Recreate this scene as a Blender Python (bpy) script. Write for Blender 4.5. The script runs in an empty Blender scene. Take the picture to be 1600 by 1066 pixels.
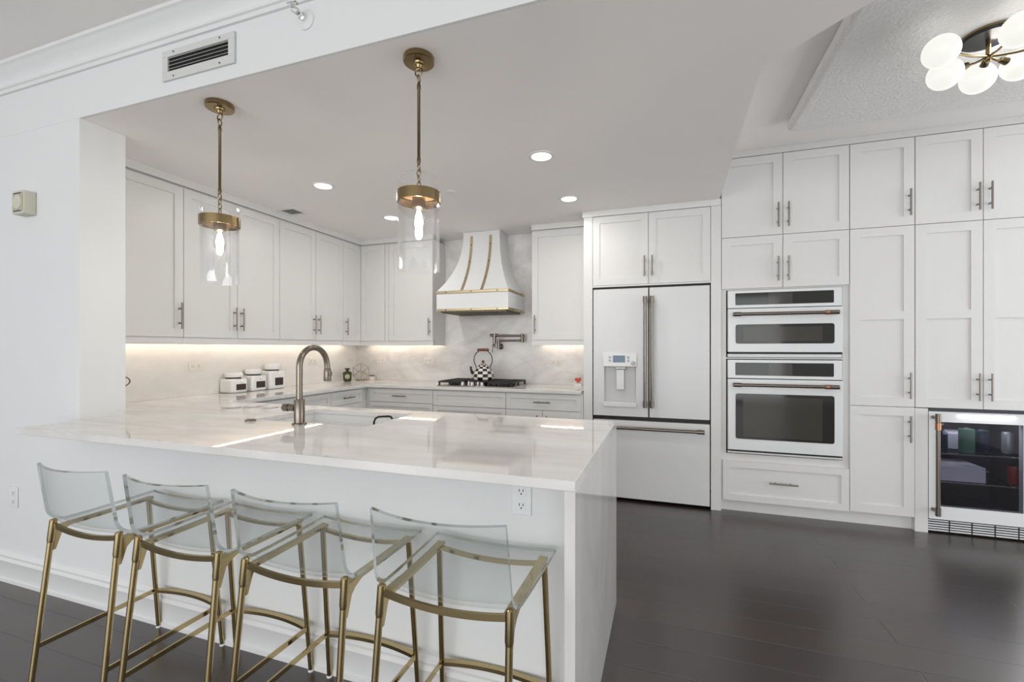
import bpy, bmesh, math, random
from mathutils import Vector, Matrix

random.seed(7)
S = bpy.context.scene
COL = S.collection

# ------------------------------------------------------------------ camera, world, light, exposure
cam_d = bpy.data.cameras.new('camera')
cam = bpy.data.objects.new('camera', cam_d); COL.objects.link(cam)
cam.location = (0, 0, 1.2823)
cam.rotation_euler = (math.pi / 2, 0, 0.3287)
cam_d.sensor_width = 36.0
cam_d.lens = 36.0 * 707.41 / 1600
cam_d.shift_y = (543.71 - 533.0) / 1600
cam_d.clip_start = 0.02
S.camera = cam

W = bpy.data.worlds.new('daylight'); S.world = W; W.use_nodes = True
bg = W.node_tree.nodes['Background']
bg.inputs['Color'].default_value = (0.965, 0.985, 1.0, 1)
bg.inputs['Strength'].default_value = 0.9

def area_light(name, loc, rot, sx, sy, power, col=(1, 1, 1), spread=None):
    d = bpy.data.lights.new(name, 'AREA'); d.shape = 'RECTANGLE'; d.size = sx; d.size_y = sy
    d.energy = power; d.color = col
    if spread: d.spread = spread
    o = bpy.data.objects.new(name, d); COL.objects.link(o); o.location = loc; o.rotation_euler = rot
    return o
# daylight entering by the glass doors in the right-hand wall and beyond the beverage fridge
area_light('daylight_right_door', (4.16, 2.75, 1.2), (0, math.radians(90), 0), 2.1, 2.4, 58, (0.965, 0.985, 1.0))
area_light('daylight_back_door', (3.20, 4.61, 1.17), (math.radians(-90), 0, 0), 1.25, 2.1, 125, (0.965, 0.985, 1.0), math.radians(105))
# daylight-coloured lamp added behind the camera, tilted up to lift walls and ceiling
area_light('daylight_rear_fill', (-1.2, -4.3, 1.3), (math.radians(103), 0, 0), 7.5, 2.5, 218, (0.965, 0.985, 1.0))

S.view_settings.view_transform = 'Standard'
S.view_settings.look = 'None'
S.view_settings.gamma = 1.0
S.view_settings.use_curve_mapping = False
S.view_settings.exposure = -0.31

# ------------------------------------------------------------------ key planes (metres)
xJ, yF, xE, yB = -2.827, 1.236, -0.238, 2.324
yW, yJ, zC = 1.470, 1.677, 2.453
xL, yR = -3.458, 4.459
xU, zUt, zUb, yU = -3.179, 2.395, 1.357, 4.172
yT, xc, yc, CT = 3.905, -2.854, 3.850, 0.914
zTop = 2.81

# ------------------------------------------------------------------ materials
def mat(name, color, rough=0.5, metal=0.0, spec=0.5, noise=0.03, scale=30, coat=0.0, emit=None, estr=0, bump=0.0, bscale=200, trans=0.0, ior=1.45):
    m = bpy.data.materials.new(name); m.use_nodes = True
    nt = m.node_tree; b = nt.nodes['Principled BSDF']
    b.inputs['Roughness'].default_value = rough
    b.inputs['Metallic'].default_value = metal
    b.inputs['Specular IOR Level'].default_value = spec
    b.inputs['IOR'].default_value = ior
    b.inputs['Coat Weight'].default_value = coat
    b.inputs['Transmission Weight'].default_value = trans
    c = tuple(color) + (1,)
    b.inputs['Base Color'].default_value = c
    tc = nt.nodes.new('ShaderNodeTexCoord')
    if noise:
        n = nt.nodes.new('ShaderNodeTexNoise'); n.inputs['Scale'].default_value = scale; n.inputs['Detail'].default_value = 3
        nt.links.new(tc.outputs['Object'], n.inputs['Vector'])
        mx = nt.nodes.new('ShaderNodeMix'); mx.data_type = 'RGBA'
        mx.inputs[6].default_value = tuple(max(0, v * (1 - noise)) for v in color) + (1,)
        mx.inputs[7].default_value = tuple(min(1, v * (1 + noise)) for v in color) + (1,)
        nt.links.new(n.outputs['Fac'], mx.inputs[0]); nt.links.new(mx.outputs[2], b.inputs['Base Color'])
    if bump:
        n2 = nt.nodes.new('ShaderNodeTexNoise'); n2.inputs['Scale'].default_value = bscale; n2.inputs['Detail'].default_value = 2
        nt.links.new(tc.outputs['Object'], n2.inputs['Vector'])
        bp = nt.nodes.new('ShaderNodeBump'); bp.inputs['Strength'].default_value = bump; bp.inputs['Distance'].default_value = 0.01
        nt.links.new(n2.outputs['Fac'], bp.inputs['Height']); nt.links.new(bp.outputs['Normal'], b.inputs['Normal'])
    if emit:
        b.inputs['Emission Color'].default_value = tuple(emit) + (1,); b.inputs['Emission Strength'].default_value = estr
    return m

def marble(name, base, vein, rough, sx, sy, sz, vs=1.0, amount=0.55, seed=0.0):
    m = bpy.data.materials.new(name); m.use_nodes = True
    nt = m.node_tree; N = nt.nodes; L = nt.links; b = N['Principled BSDF']
    b.inputs['Roughness'].default_value = rough
    tc = N.new('ShaderNodeTexCoord'); mp = N.new('ShaderNodeMapping')
    mp.inputs['Scale'].default_value = (sx, sy, sz); mp.inputs['Location'].default_value = (seed, seed * .7, seed * .3)
    mp.inputs['Rotation'].default_value = (0.1, 0.12, 0.18)
    L.new(tc.outputs['Object'], mp.inputs['Vector'])
    n1 = N.new('ShaderNodeTexNoise'); n1.inputs['Scale'].default_value = 2.2 * vs; n1.inputs['Detail'].default_value = 7; n1.inputs['Roughness'].default_value = 0.6; n1.inputs['Distortion'].default_value = 1.4
    L.new(mp.outputs['Vector'], n1.inputs['Vector'])
    r1 = N.new('ShaderNodeValToRGB'); e = r1.color_ramp.elements
    e[0].position = 0.30; e[0].color = (1, 1, 1, 1); e[1].position = 0.70; e[1].color = (0, 0, 0, 1)
    L.new(n1.outputs['Fac'], r1.inputs['Fac'])
    n2 = N.new('ShaderNodeTexNoise'); n2.inputs['Scale'].default_value = 1.3 * vs; n2.inputs['Detail'].default_value = 5; n2.inputs['Distortion'].default_value = 2.2
    L.new(mp.outputs['Vector'], n2.inputs['Vector'])
    r2 = N.new('ShaderNodeValToRGB'); e = r2.color_ramp.elements
    e[0].position = 0.44; e[0].color = (0, 0, 0, 1); e[1].position = 0.5; e[1].color = (1, 1, 1, 1)
    e3 = r2.color_ramp.elements.new(0.57); e3.color = (0, 0, 0, 1)
    L.new(n2.outputs['Fac'], r2.inputs['Fac'])
    ad = N.new('ShaderNodeMath'); ad.operation = 'MULTIPLY_ADD'; ad.inputs[1].default_value = 0.22
    L.new(r2.outputs['Color'], ad.inputs[0]); L.new(r1.outputs['Color'], ad.inputs[2])
    ml = N.new('ShaderNodeMath'); ml.operation = 'MULTIPLY'; ml.inputs[1].default_value = amount; ml.use_clamp = True
    L.new(ad.outputs[0], ml.inputs[0])
    mx = N.new('ShaderNodeMix'); mx.data_type = 'RGBA'
    mx.inputs[6].default_value = tuple(base) + (1,); mx.inputs[7].default_value = tuple(vein) + (1,)
    L.new(ml.outputs[0], mx.inputs[0]); L.new(mx.outputs[2], b.inputs['Base Color'])
    return m

def thin_glass(name, tint, refl=1.0, ior=1.45, lo=0.06, hi=0.8, pwr=3.2):
    m = bpy.data.materials.new(name); m.use_nodes = True
    nt = m.node_tree; N = nt.nodes; L = nt.links
    for n in list(N): N.remove(n)
    out = N.new('ShaderNodeOutputMaterial'); mix = N.new('ShaderNodeMixShader')
    tr = N.new('ShaderNodeBsdfTransparent'); tr.inputs['Color'].default_value = tuple(tint) + (1,)
    gl = N.new('ShaderNodeBsdfGlossy'); gl.inputs['Roughness'].default_value = 0.02
    gl.inputs['Color'].default_value = (refl, refl, refl, 1)
    lw = N.new('ShaderNodeLayerWeight'); lw.inputs['Blend'].default_value = 0.5
    pw = N.new('ShaderNodeMath'); pw.operation = 'POWER'; pw.inputs[1].default_value = pwr
    mr = N.new('ShaderNodeMapRange'); mr.inputs['To Min'].default_value = lo; mr.inputs['To Max'].default_value = hi
    L.new(lw.outputs['Facing'], pw.inputs[0]); L.new(pw.outputs[0], mr.inputs['Value'])
    L.new(mr.outputs['Result'], mix.inputs[0]); L.new(tr.outputs[0], mix.inputs[1]); L.new(gl.outputs[0], mix.inputs[2])
    L.new(mix.outputs[0], out.inputs['Surface'])
    return m

def wood_floor():
    m = bpy.data.materials.new('dark_plank_floor'); m.use_nodes = True
    nt = m.node_tree; N = nt.nodes; L = nt.links; b = N['Principled BSDF']
    b.inputs['Specular IOR Level'].default_value = 0.75; b.inputs['IOR'].default_value = 1.64; b.inputs['Coat Weight'].default_value = 0.25; b.inputs['Coat Roughness'].default_value = 0.30
    tc = N.new('ShaderNodeTexCoord')
    br = N.new('ShaderNodeTexBrick')
    br.inputs['Scale'].default_value = 1.0; br.inputs['Mortar Size'].default_value = 0.0042; br.inputs['Mortar Smooth'].default_value = 0.3
    br.inputs['Brick Width'].default_value = 1.9; br.inputs['Row Height'].default_value = 0.172; br.offset = 0.37; br.offset_frequency = 2
    br.inputs['Color1'].default_value = (0.025, 0.0150, 0.0125, 1); br.inputs['Color2'].default_value = (0.037, 0.0238, 0.0198, 1)
    br.inputs['Mortar'].default_value = (0.004, 0.003, 0.003, 1)
    mpb = N.new('ShaderNodeMapping'); mpb.inputs['Location'].default_value = (0.25, 0.016, 0)
    L.new(tc.outputs['Object'], mpb.inputs['Vector']); L.new(mpb.outputs['Vector'], br.inputs['Vector'])
    mp = N.new('ShaderNodeMapping'); mp.inputs['Scale'].default_value = (1.2, 22, 1)
    L.new(tc.outputs['Object'], mp.inputs['Vector'])
    n = N.new('ShaderNodeTexNoise'); n.inputs['Scale'].default_value = 2.0; n.inputs['Detail'].default_value = 3
    L.new(mp.outputs['Vector'], n.inputs['Vector'])
    mr = N.new('ShaderNodeMapRange'); mr.inputs['To Min'].default_value = 0.88; mr.inputs['To Max'].default_value = 1.12
    L.new(n.outputs['Fac'], mr.inputs['Value'])
    mx = N.new('ShaderNodeMix'); mx.data_type = 'RGBA'; mx.blend_type = 'MULTIPLY'; mx.inputs[0].default_value = 1
    L.new(br.outputs['Color'], mx.inputs[6]); L.new(mr.outputs['Result'], mx.inputs[7]); L.new(mx.outputs[2], b.inputs['Base Color'])
    mr2 = N.new('ShaderNodeMapRange'); mr2.inputs['To Min'].default_value = 0.275; mr2.inputs['To Max'].default_value = 0.295
    L.new(n.outputs['Fac'], mr2.inputs['Value']); L.new(mr2.outputs['Result'], b.inputs['Roughness'])
    bp = N.new('ShaderNodeBump'); bp.inputs['Strength'].default_value = 0.9; bp.inputs['Distance'].default_value = 0.004
    iv = N.new('ShaderNodeMath'); iv.operation = 'SUBTRACT'; iv.inputs[0].default_value = 1
    L.new(br.outputs['Fac'], iv.inputs[1]); L.new(iv.outputs[0], bp.inputs['Height']); L.new(bp.outputs['Normal'], b.inputs['Normal'])
    return m

def acrylic():
    return thin_glass('clear_acrylic', (0.962, 0.971, 0.969), 0.9, 1.49, 0.04, 0.5, 5.0)

M = {
    'wall': mat('white_wall_paint', (0.80, 0.81, 0.81), 0.6, noise=0.008, scale=3),
    'ceil': mat('white_ceiling_paint', (0.92, 0.895, 0.88), 0.75, noise=0.01, scale=3),
    'texceil': mat('knockdown_ceiling', (0.86, 0.85, 0.845), 0.8, noise=0.01, scale=20, bump=0.6, bscale=60),
    'trim': mat('white_trim_paint', (0.82, 0.82, 0.82), 0.4, noise=0.005),
    'cab': mat('white_cabinet_paint', (0.765, 0.76, 0.75), 0.33, noise=0.006, scale=8),
    'gap': mat('cabinet_reveal_shadow_gap', (0.32, 0.31, 0.30), 0.7),
    'counter': marble('white_marble_counter', (0.86, 0.845, 0.83), (0.52, 0.49, 0.47), 0.03, 0.5, 1.7, 1.0, 1.0, 0.48, 3.1),
    'waterfall': marble('white_marble_waterfall', (0.80, 0.785, 0.77), (0.52, 0.495, 0.475), 0.09, 1.0, 1.4, 0.6, 1.0, 0.42, 8.3),
    'splash': marble('white_marble_backsplash', (0.88, 0.865, 0.85), (0.50, 0.475, 0.46), 0.22, 0.9, 0.9, 1.4, 0.9, 0.62, 5.2),
    'splash2': marble('pale_marble_backsplash', (0.88, 0.86, 0.84), (0.66, 0.63, 0.60), 0.22, 0.9, 0.9, 1.4, 0.9, 0.35, 2.2),
    'floor': wood_floor(),
    'nickel': mat('brushed_nickel', (0.27, 0.25, 0.22), 0.34, 1.0, noise=0.06, scale=60),
    'bronze': mat('brushed_bronze', (0.215, 0.185, 0.155), 0.27, 1.0, noise=0.015, scale=20),
    'copper': mat('copper_collar', (0.50, 0.25, 0.15), 0.3, 1.0),
    'faucet': mat('warm_steel', (0.235, 0.20, 0.165), 0.25, 1.0, noise=0.05, scale=60),
    'brass': mat('antique_brass', (0.28, 0.205, 0.105), 0.24, 1.0, noise=0.06, scale=40),
    'brassdk': mat('dark_brass_rod', (0.15, 0.118, 0.072), 0.38, 1.0, noise=0.06, scale=40),
    'lit_brass': mat('lamplit_brass_tint', (0.74, 0.50, 0.27), 0.45, 1.0, noise=0.03),  # warmer, paler brass: bulb light on the cap underside put into the colour
    'satinbrass': mat('satin_brass_strap', (0.62, 0.51, 0.33), 0.32, 1.0, noise=0.04),
    'gold': mat('polished_champagne_gold', (0.48, 0.38, 0.20), 0.07, 1.0, noise=0.03, scale=20),
    'acrylic': acrylic(),
    'acrylic_edge': mat('acrylic_cut_edge', (0.52, 0.58, 0.58), 0.08, noise=0, trans=0.85, ior=1.46),
    'pglass': thin_glass('pendant_clear_glass', (0.985, 0.985, 0.985), 1.0, 1.5),
    'wineglass': thin_glass('dark_fridge_glass', (0.66, 0.66, 0.70), 0.6, 1.5, 0.05, 0.5, 5.0),
    'appl': mat('matte_white_enamel', (0.74, 0.745, 0.75), 0.32, noise=0.004),
    'applwhite': mat('white_enamel_glossy', (0.80, 0.81, 0.815), 0.2, noise=0.004),
    'recess': mat('light_grey_dispenser_recess', (0.62, 0.62, 0.62), 0.35, noise=0),  # recess colour a step greyer than the door enamel
    'black': mat('black_plastic', (0.012, 0.012, 0.012), 0.45),
    'blackglass': mat('black_oven_glass', (0.022, 0.021, 0.019), 0.06, noise=0),
    'ovenin': mat('oven_window_inner_tint', (0.050, 0.046, 0.036), 0.10, noise=0.15, scale=4),
    'screen': mat('blue_grey_display', (0.10, 0.14, 0.21), 0.2, emit=(0.10, 0.14, 0.21), estr=0.25),
    'panelscreen': mat('dim_oven_display', (0.055, 0.052, 0.048), 0.08),
    'iron': mat('cast_iron', (0.018, 0.017, 0.016), 0.45, spec=0.5, noise=0.2),
    'steel': mat('stainless_steel', (0.42, 0.40, 0.375), 0.25, 1.0, noise=0.04),
    'steeldk': mat('dark_filter_steel', (0.16, 0.15, 0.13), 0.4, 1.0),
    'sink': mat('white_fireclay', (0.86, 0.865, 0.86), 0.15, noise=0.005),
    'cer_w': mat('white_glazed_ceramic', (0.86, 0.86, 0.85), 0.15, noise=0.02, scale=60),
    'enam_w': mat('cream_enamel', (0.80, 0.78, 0.70), 0.15, noise=0.08, scale=60),
    'enam_k': mat('black_enamel', (0.012, 0.012, 0.014), 0.12),
    'chalk': mat('dark_brown_chalk_label', (0.055, 0.038, 0.030), 0.8, noise=0.25, scale=60),
    'woodred': mat('reddish_wood_grip', (0.20, 0.075, 0.05), 0.45, noise=0.2, scale=50),
    'greenglass': mat('dark_olive_bottle', (0.045, 0.048, 0.018), 0.12, noise=0.1),
    'palegreen': mat('pale_green_seal', (0.42, 0.42, 0.27), 0.4, noise=0.25, scale=80),
    'darkbrown': mat('dark_stopper', (0.035, 0.028, 0.018), 0.35),
    'wirebrass': mat('aged_brass_wire', (0.33, 0.28, 0.19), 0.4, 1.0),
    'red': mat('red_heart', (0.56, 0.075, 0.035), 0.45, noise=0.1),
    'cream': mat('cream_pot', (0.80, 0.76, 0.66), 0.5),
    'berry': mat('dark_berry', (0.11, 0.06, 0.05), 0.6),
    'beige': mat('aged_beige_plastic', (0.66, 0.64, 0.53), 0.5),
    'beigedk': mat('beige_grille', (0.50, 0.48, 0.385), 0.6),
    'outlet': mat('white_outlet_plastic', (0.84, 0.85, 0.86), 0.35, noise=0),
    'outletc': mat('cream_outlet_plastic', (0.80, 0.765, 0.725), 0.4, noise=0),
    'slot': mat('outlet_slot_dark', (0.05, 0.05, 0.05), 0.6),
    'ventin': mat('vent_cavity', (0.02, 0.02, 0.02), 0.8),
    'ventgrey': mat('grey_vent_slat', (0.52, 0.52, 0.51), 0.5),
    'ventwhite': mat('painted_vent_frame', (0.68, 0.68, 0.67), 0.5),
    'chrome': mat('chrome', (0.78, 0.78, 0.78), 0.12, 1.0),
    'lampwhite': mat('recessed_lens_glow', (1, 1, 1), 0.5, emit=(1, 0.985, 0.95), estr=9, noise=0),
    'opal': mat('opal_globe_glow', (0.25, 0.25, 0.24), 0.3, emit=(1, 0.99, 0.92), estr=1.0, noise=0),
    'bulb': mat('bulb_glow', (1, 1, 1), 0.3, emit=(1, 0.93, 0.80), estr=320, noise=0),
    'led': mat('warm_led_strip', (1, 1, 1), 0.5, emit=(1, 0.84, 0.66), estr=36, noise=0),
    'ledhousing': mat('led_housing', (0.7, 0.7, 0.7), 0.5),
    'canopydark': mat('black_canopy_metal', (0.03, 0.03, 0.033), 0.3, 0.6),
    'winein': mat('fridge_interior_grey', (0.10, 0.10, 0.115), 0.5),
    'winebox': mat('pale_carton', (0.80, 0.80, 0.88), 0.6, noise=0.05),
    'cangreen': mat('green_can', (0.16, 0.32, 0.22), 0.3, noise=0.1),
    'candark': mat('dark_blue_bottle', (0.03, 0.045, 0.085), 0.2),
    'canred': mat('red_can', (0.42, 0.07, 0.06), 0.3),
    'cangrey': mat('silver_can', (0.55, 0.58, 0.60), 0.3, 0.6),
}

# ------------------------------------------------------------------ mesh builder
ORG = {}
class MB:
    def __init__(self, f=None): self.bm = bmesh.new(); self.f = f; self.mi = 0
    def _v(self, p):
        p = Vector(p)
        if self.f: p = Vector(self.f(*p))
        return self.bm.verts.new(p)
    def face(self, vs):
        try: fc = self.bm.faces.new(vs)
        except ValueError: return None
        fc.material_index = self.mi; return fc
    def box(self, x0, x1, y0, y1, z0, z1):
        v = [self._v(p) for p in ((x0,y0,z0),(x1,y0,z0),(x1,y1,z0),(x0,y1,z0),(x0,y0,z1),(x1,y0,z1),(x1,y1,z1),(x0,y1,z1))]
        for i in ((3,2,1,0),(4,5,6,7),(0,1,5,4),(1,2,6,5),(2,3,7,6),(3,0,4,7)): self.face([v[k] for k in i])
        return self
    def prism(self, poly, z0, z1):
        a = [self._v((x, y, z0)) for x, y in poly]; b = [self._v((x, y, z1)) for x, y in poly]
        self.face(a[::-1]); self.face(b); n = len(a)
        for i in range(n): self.face([a[i], a[(i+1)%n], b[(i+1)%n], b[i]])
        return self
    def rings(self, rs, closed=True, cap=True, loop=False):
        R = [[self._v(p) for p in r] for r in rs]; n = len(R[0])
        m = len(R)
        for i in range(m if loop else m - 1):
            A, B = R[i], R[(i+1) % m]
            for k in range(n if closed else n - 1): self.face([A[k], A[(k+1)%n], B[(k+1)%n], B[k]])
        if cap and not loop and closed: self.face(R[0][::-1]); self.face(R[-1])
        return self
    def cyl(self, p0, p1, r0, r1=None, seg=16):
        return self.tube([p0, p1], [r0, r0 if r1 is None else r1], seg)
    def tube(self, pts, r, seg=12, loop=False, flat=1.0):
        pts = [Vector(p) for p in pts]; n = len(pts)
        if not hasattr(r, '__len__'): r = [r] * n
        rs = []; up = None
        for i, p in enumerate(pts):
            if loop: t = pts[(i+1) % n] - pts[i-1]
            else: t = pts[min(i+1, n-1)] - pts[max(i-1, 0)]
            t.normalize()
            if up is None:
                up = Vector((0, 0, 1)) if abs(t.z) < 0.9 else Vector((1, 0, 0))
            u = (up - t * up.dot(t)).normalized(); w = t.cross(u)
            up = u
            rs.append([p + (u * math.cos(a) * flat + w * math.sin(a)) * r[i] for a in [2*math.pi*k/seg for k in range(seg)]])
        return self.rings(rs, loop=loop)
    def bar(self, pts, w, h, side=(1, 0, 0)):
        # flat bar of width w (across 'side' projected) and height h along a path
        pts = [Vector(p) for p in pts]; n = len(pts); rs = []
        for i, p in enumerate(pts):
            t = (pts[min(i+1, n-1)] - pts[max(i-1, 0)]).normalized()
            up = Vector((0, 0, 1))
            if abs(t.z) > 0.95: up = Vector((0, 1, 0))
            s = t.cross(up).normalized(); u = s.cross(t).normalized()
            rs.append([p + s*w/2 + u*h/2, p - s*w/2 + u*h/2, p - s*w/2 - u*h/2, p + s*w/2 - u*h/2])
        return self.rings(rs)
    def lathe(self, prof, c, seg=24, axis='z', cap=True):
        rs = []
        for r, h in prof:
            ring = []
            for k in range(seg):
                a = 2*math.pi*k/seg; x, y = max(r, 1e-4)*math.cos(a), max(r, 1e-4)*math.sin(a)
                if axis == 'z': q = (c[0]+x, c[1]+y, c[2]+h)
                elif axis == 'y': q = (c[0]+x, c[1]+h, c[2]+y)
                else: q = (c[0]+h, c[1]+x, c[2]+y)
                ring.append(q)
            rs.append(ring)
        return self.rings(rs, cap=cap)
    def ball(self, c, r, sx=1, sy=1, sz=1, seg=20, n=12):
        prof = [(r*math.sin(math.pi*i/n), -r*math.cos(math.pi*i/n)) for i in range(n+1)]
        rs = [[(c[0]+max(q,1e-4)*math.cos(2*math.pi*k/seg)*sx, c[1]+max(q,1e-4)*math.sin(2*math.pi*k/seg)*sy, c[2]+h*sz) for k in range(seg)] for q, h in prof]
        return self.rings(rs)
    def rpanel(self, x0, x1, z0, z1, y0, y1, r, n=5):
        def ring(y):
            out = []
            for cx, cz, a0 in ((x1 - r, z1 - r, 0), (x0 + r, z1 - r, 90), (x0 + r, z0 + r, 180), (x1 - r, z0 + r, 270)):
                for k in range(n + 1):
                    a = math.radians(a0 + 90*k/n); out.append((cx + r*math.cos(a), y, cz + r*math.sin(a)))
            return out
        return self.rings([ring(y0), ring(y1)])
    def build(self, name, m, parent=None, bevel=0.0, origin=None, seg=2):
        bm = self.bm
        bmesh.ops.recalc_face_normals(bm, faces=bm.faces)
        for e in bm.edges:
            if len(e.link_faces) == 2:
                e.smooth = e.calc_face_angle(0) < math.radians(38)
        for f in bm.faces: f.smooth = True
        if origin is None:
            if parent is not None: origin = ORG[parent.name]
            else:
                xs = [v.co.x for v in bm.verts]; ys = [v.co.y for v in bm.verts]; zs = [v.co.z for v in bm.verts]
                origin = Vector(((min(xs)+max(xs))/2, (min(ys)+max(ys))/2, min(zs)))
        origin = Vector(origin)
        for v in bm.verts: v.co -= origin
        me = bpy.data.meshes.new(name); bm.to_mesh(me); bm.free()
        for x in (m if isinstance(m, (list, tuple)) else [m]): me.materials.append(x)
        o = bpy.data.objects.new(name, me); COL.objects.link(o)
        if parent is not None:
            o.parent = parent; o.location = origin - ORG[parent.name]
        else: o.location = origin
        ORG[o.name] = origin
        if bevel:
            b = o.modifiers.new('edge', 'BEVEL'); b.width = bevel; b.segments = seg; b.limit_method = 'ANGLE'; b.angle_limit = math.radians(40)
            b.harden_normals = False
        return o

def tag(o, label=None, cat=None, group=None, kind=None):
    if label: o['label'] = label
    if cat: o['category'] = cat
    if group: o['group'] = group
    if kind: o['kind'] = kind
    return o
def thing(name, label, cat, loc, group=None):
    o = bpy.data.objects.new(name, None); COL.objects.link(o); o.location = loc
    o.empty_display_size = 0.05
    ORG[o.name] = Vector(loc)
    return tag(o, label, cat, group)
def struct(o): o['kind'] = 'structure'; return o
def copy_tree(o, parent=None):
    c = o.copy(); COL.objects.link(c)
    if parent is not None: c.parent = parent
    for ch in list(o.children): copy_tree(ch, c)
    return c

# ------------------------------------------------------------------ setting
struct(MB().box(-6, 4.1, -4.5, 4.7, -0.05, 0).build('floor', M['floor'], origin=(0, 0, 0)))
struct(MB().box(-6, 4.1, -4.5, 4.7, zTop, zTop + 0.08).build('ceiling', M['ceil']))
# dropped kitchen ceiling with its 45 degree corner
struct(MB().prism([(xL - .12, yW + .0125), (1.018, yW + .0125), (.376, 2.123), (.403, yR + .1), (xL - .12, yR + .1)], zC, zTop).build('ceiling_kitchen', M['ceil']))
struct(MB().box(.765, 3.6, 1.2, 3.50, 2.735, zTop).build('ceiling_panel', M['texceil'], bevel=.034, seg=5))
# wall facing the living room, with the header over the bar
struct(MB().box(-6, xJ, yW, yJ, 0, zC - .0005).build('wall_front', M['wall']))
struct(MB().box(-6, 1.03, yW, yW + .012, zC, zTop).box(-6, xL - .12, yW + .0125, yJ, zC, zTop).build('wall_header', M['wall']))
struct(MB().box(xJ, xE - .032, yW, yW + .10, 0, CT - .031).build('wall_peninsula', M['wall']))
struct(MB().box(xL - .12, xL, yJ, yR + .1, 0, zC).build('wall_left', M['wall']))
struct(MB().box(xL, 2.5, yR, yR + .1, 0, zTop).box(3.9, 4.1, yR, yR + .1, 0, zTop).box(2.5, 3.9, yR, yR + .1, 2.3, zTop).build('wall_back', M['wall']))
struct(MB().box(4.0, 4.1, -4.5, 1.45, 0, zTop).box(4.0, 4.1, 4.05, yR, 0, zTop).box(4.0, 4.1, 1.45, 4.05, 2.3, zTop).build('wall_right', M['wall']))
struct(MB().box(-6.1, -6, -4.5, yJ, 0, zTop).build('wall_living', M['wall']))
fr = MB()
for y0, y1 in ((1.45, 1.52), (2.71, 2.79), (3.98, 4.05)): fr.box(4.01, 4.07, y0, y1, .0, 2.3)
fr.box(4.01, 4.07, 1.52, 3.98, 2.23, 2.3).box(4.01, 4.07, 1.52, 3.98, 0, .06)
wf = struct(fr.build('window_1', M['trim']))
MB().box(4.035, 4.041, 1.52, 3.98, .06, 2.23).build('pane', M['pglass'], wf)

fr = MB()
for x0, x1 in ((2.5, 2.57), (3.83, 3.9)): fr.box(x0, x1, yR + .02, yR + .08, 0, 2.3)
fr.box(2.57, 3.83, yR + .02, yR + .08, 2.23, 2.3).box(2.57, 3.83, yR + .02, yR + .08, 0, .06)
wf = struct(fr.build('window_2', M['trim']))
MB().box(2.57, 3.83, yR + .045, yR + .051, .06, 2.23).build('pane', M['pglass'], wf)
# crown moulding on the living-room side of the header
cp = [(0, 2.684), (.012, 2.684), (.014, 2.690), (.016, 2.700), (.024, 2.704), (.026, 2.712), (.020, 2.720), (.022, 2.735), (.032, 2.752), (.046, 2.768), (.056, 2.776), (.060, 2.782), (.066, 2.786), (.074, 2.790), (.076, 2.802), (.070, 2.81), (0, 2.81)]
m = MB(); m.rings([[(x, yW - p, z) for p, z in cp] for x in (-6, 1.1)]); struct(m.build('trim_1', M['trim']))
# baseboard: left wall and front of peninsula
bp_ = [(0, 0), (.022, 0), (.022, .018), (.016, .022), (.016, .108), (.019, .112), (.017, .120), (.012, .126), (.013, .134), (.016, .140), (.013, .148), (.006, .156), (.004, .163), (0, .163)]
m = MB(); m.rings([[(x, yW - p, z) for p, z in bp_] for x in (-6, xE - .033)]); struct(m.build('baseboard_front', M['trim']))

# ------------------------------------------------------------------ countertop (one continuous marble worktop with a waterfall end)
ct = thing('countertop', 'glossy white marble worktop running from breakfast bar with waterfall end round to cooktop', 'countertop', (xE, yF, 0))
SX0, SX1, SY0, SY1 = -2.02, -1.33, 1.782, 2.215
XS = [xL + .012, xc, xJ, SX0, SX1, -.69, xE]; YS = [yF, yJ + .001, SY0, SY1, yB, yc, yR - .012]
def keep(i, j):
    x = (XS[i] + XS[i+1]) / 2; y = (YS[j] + YS[j+1]) / 2
    if SX0 < x < SX1 and SY0 < y < SY1: return False
    if x > xJ and y < yB: return True
    if y > yJ and x < xc: return True
    if y > yJ and x < xJ and y < yB: return True
    if y > yc and x < -.69: return True
    return False
m = MB(); vt = {}
def V_(i, j, t):
    if (i, j, t) not in vt: vt[(i, j, t)] = m._v((XS[i], YS[j], CT if t else CT - .03))
    return vt[(i, j, t)]
nx, ny = len(XS) - 1, len(YS) - 1
for i in range(nx):
    for j in range(ny):
        if not keep(i, j): continue
        m.face([V_(i,j,1), V_(i+1,j,1), V_(i+1,j+1,1), V_(i,j+1,1)]); m.face([V_(i,j,0), V_(i,j+1,0), V_(i+1,j+1,0), V_(i+1,j,0)])
        for di, dj, a, b in ((-1,0,(i,j),(i,j+1)), (1,0,(i+1,j),(i+1,j+1)), (0,-1,(i,j),(i+1,j)), (0,1,(i,j+1),(i+1,j+1))):
            ii, jj = i + di, j + dj
            if not (0 <= ii < nx and 0 <= jj < ny and keep(ii, jj)):
                m.face([V_(*a,0), V_(*b,0), V_(*b,1), V_(*a,1)])
m.build('worktop', M['counter'], ct, bevel=.0025)
MB().box(xE - .031, xE, yF, yB, 0, CT - .0301).build('waterfall_panel', M['waterfall'], ct, bevel=.002)

# backsplash slabs
tag(MB().box(xL + .001, xL + .012, yJ + .002, yR - .013, CT + .0005, 1.36).build('backsplash', M['splash2']), 'tall white marble backsplash slab on left wall behind canisters', 'backsplash')
tag(MB().box(xL + .001, -.68, yR - .012, yR - .001, CT + .0005, zC - .001).build('backsplash', M['splash']), 'white marble backsplash slab rising to ceiling behind range hood', 'backsplash')

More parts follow.
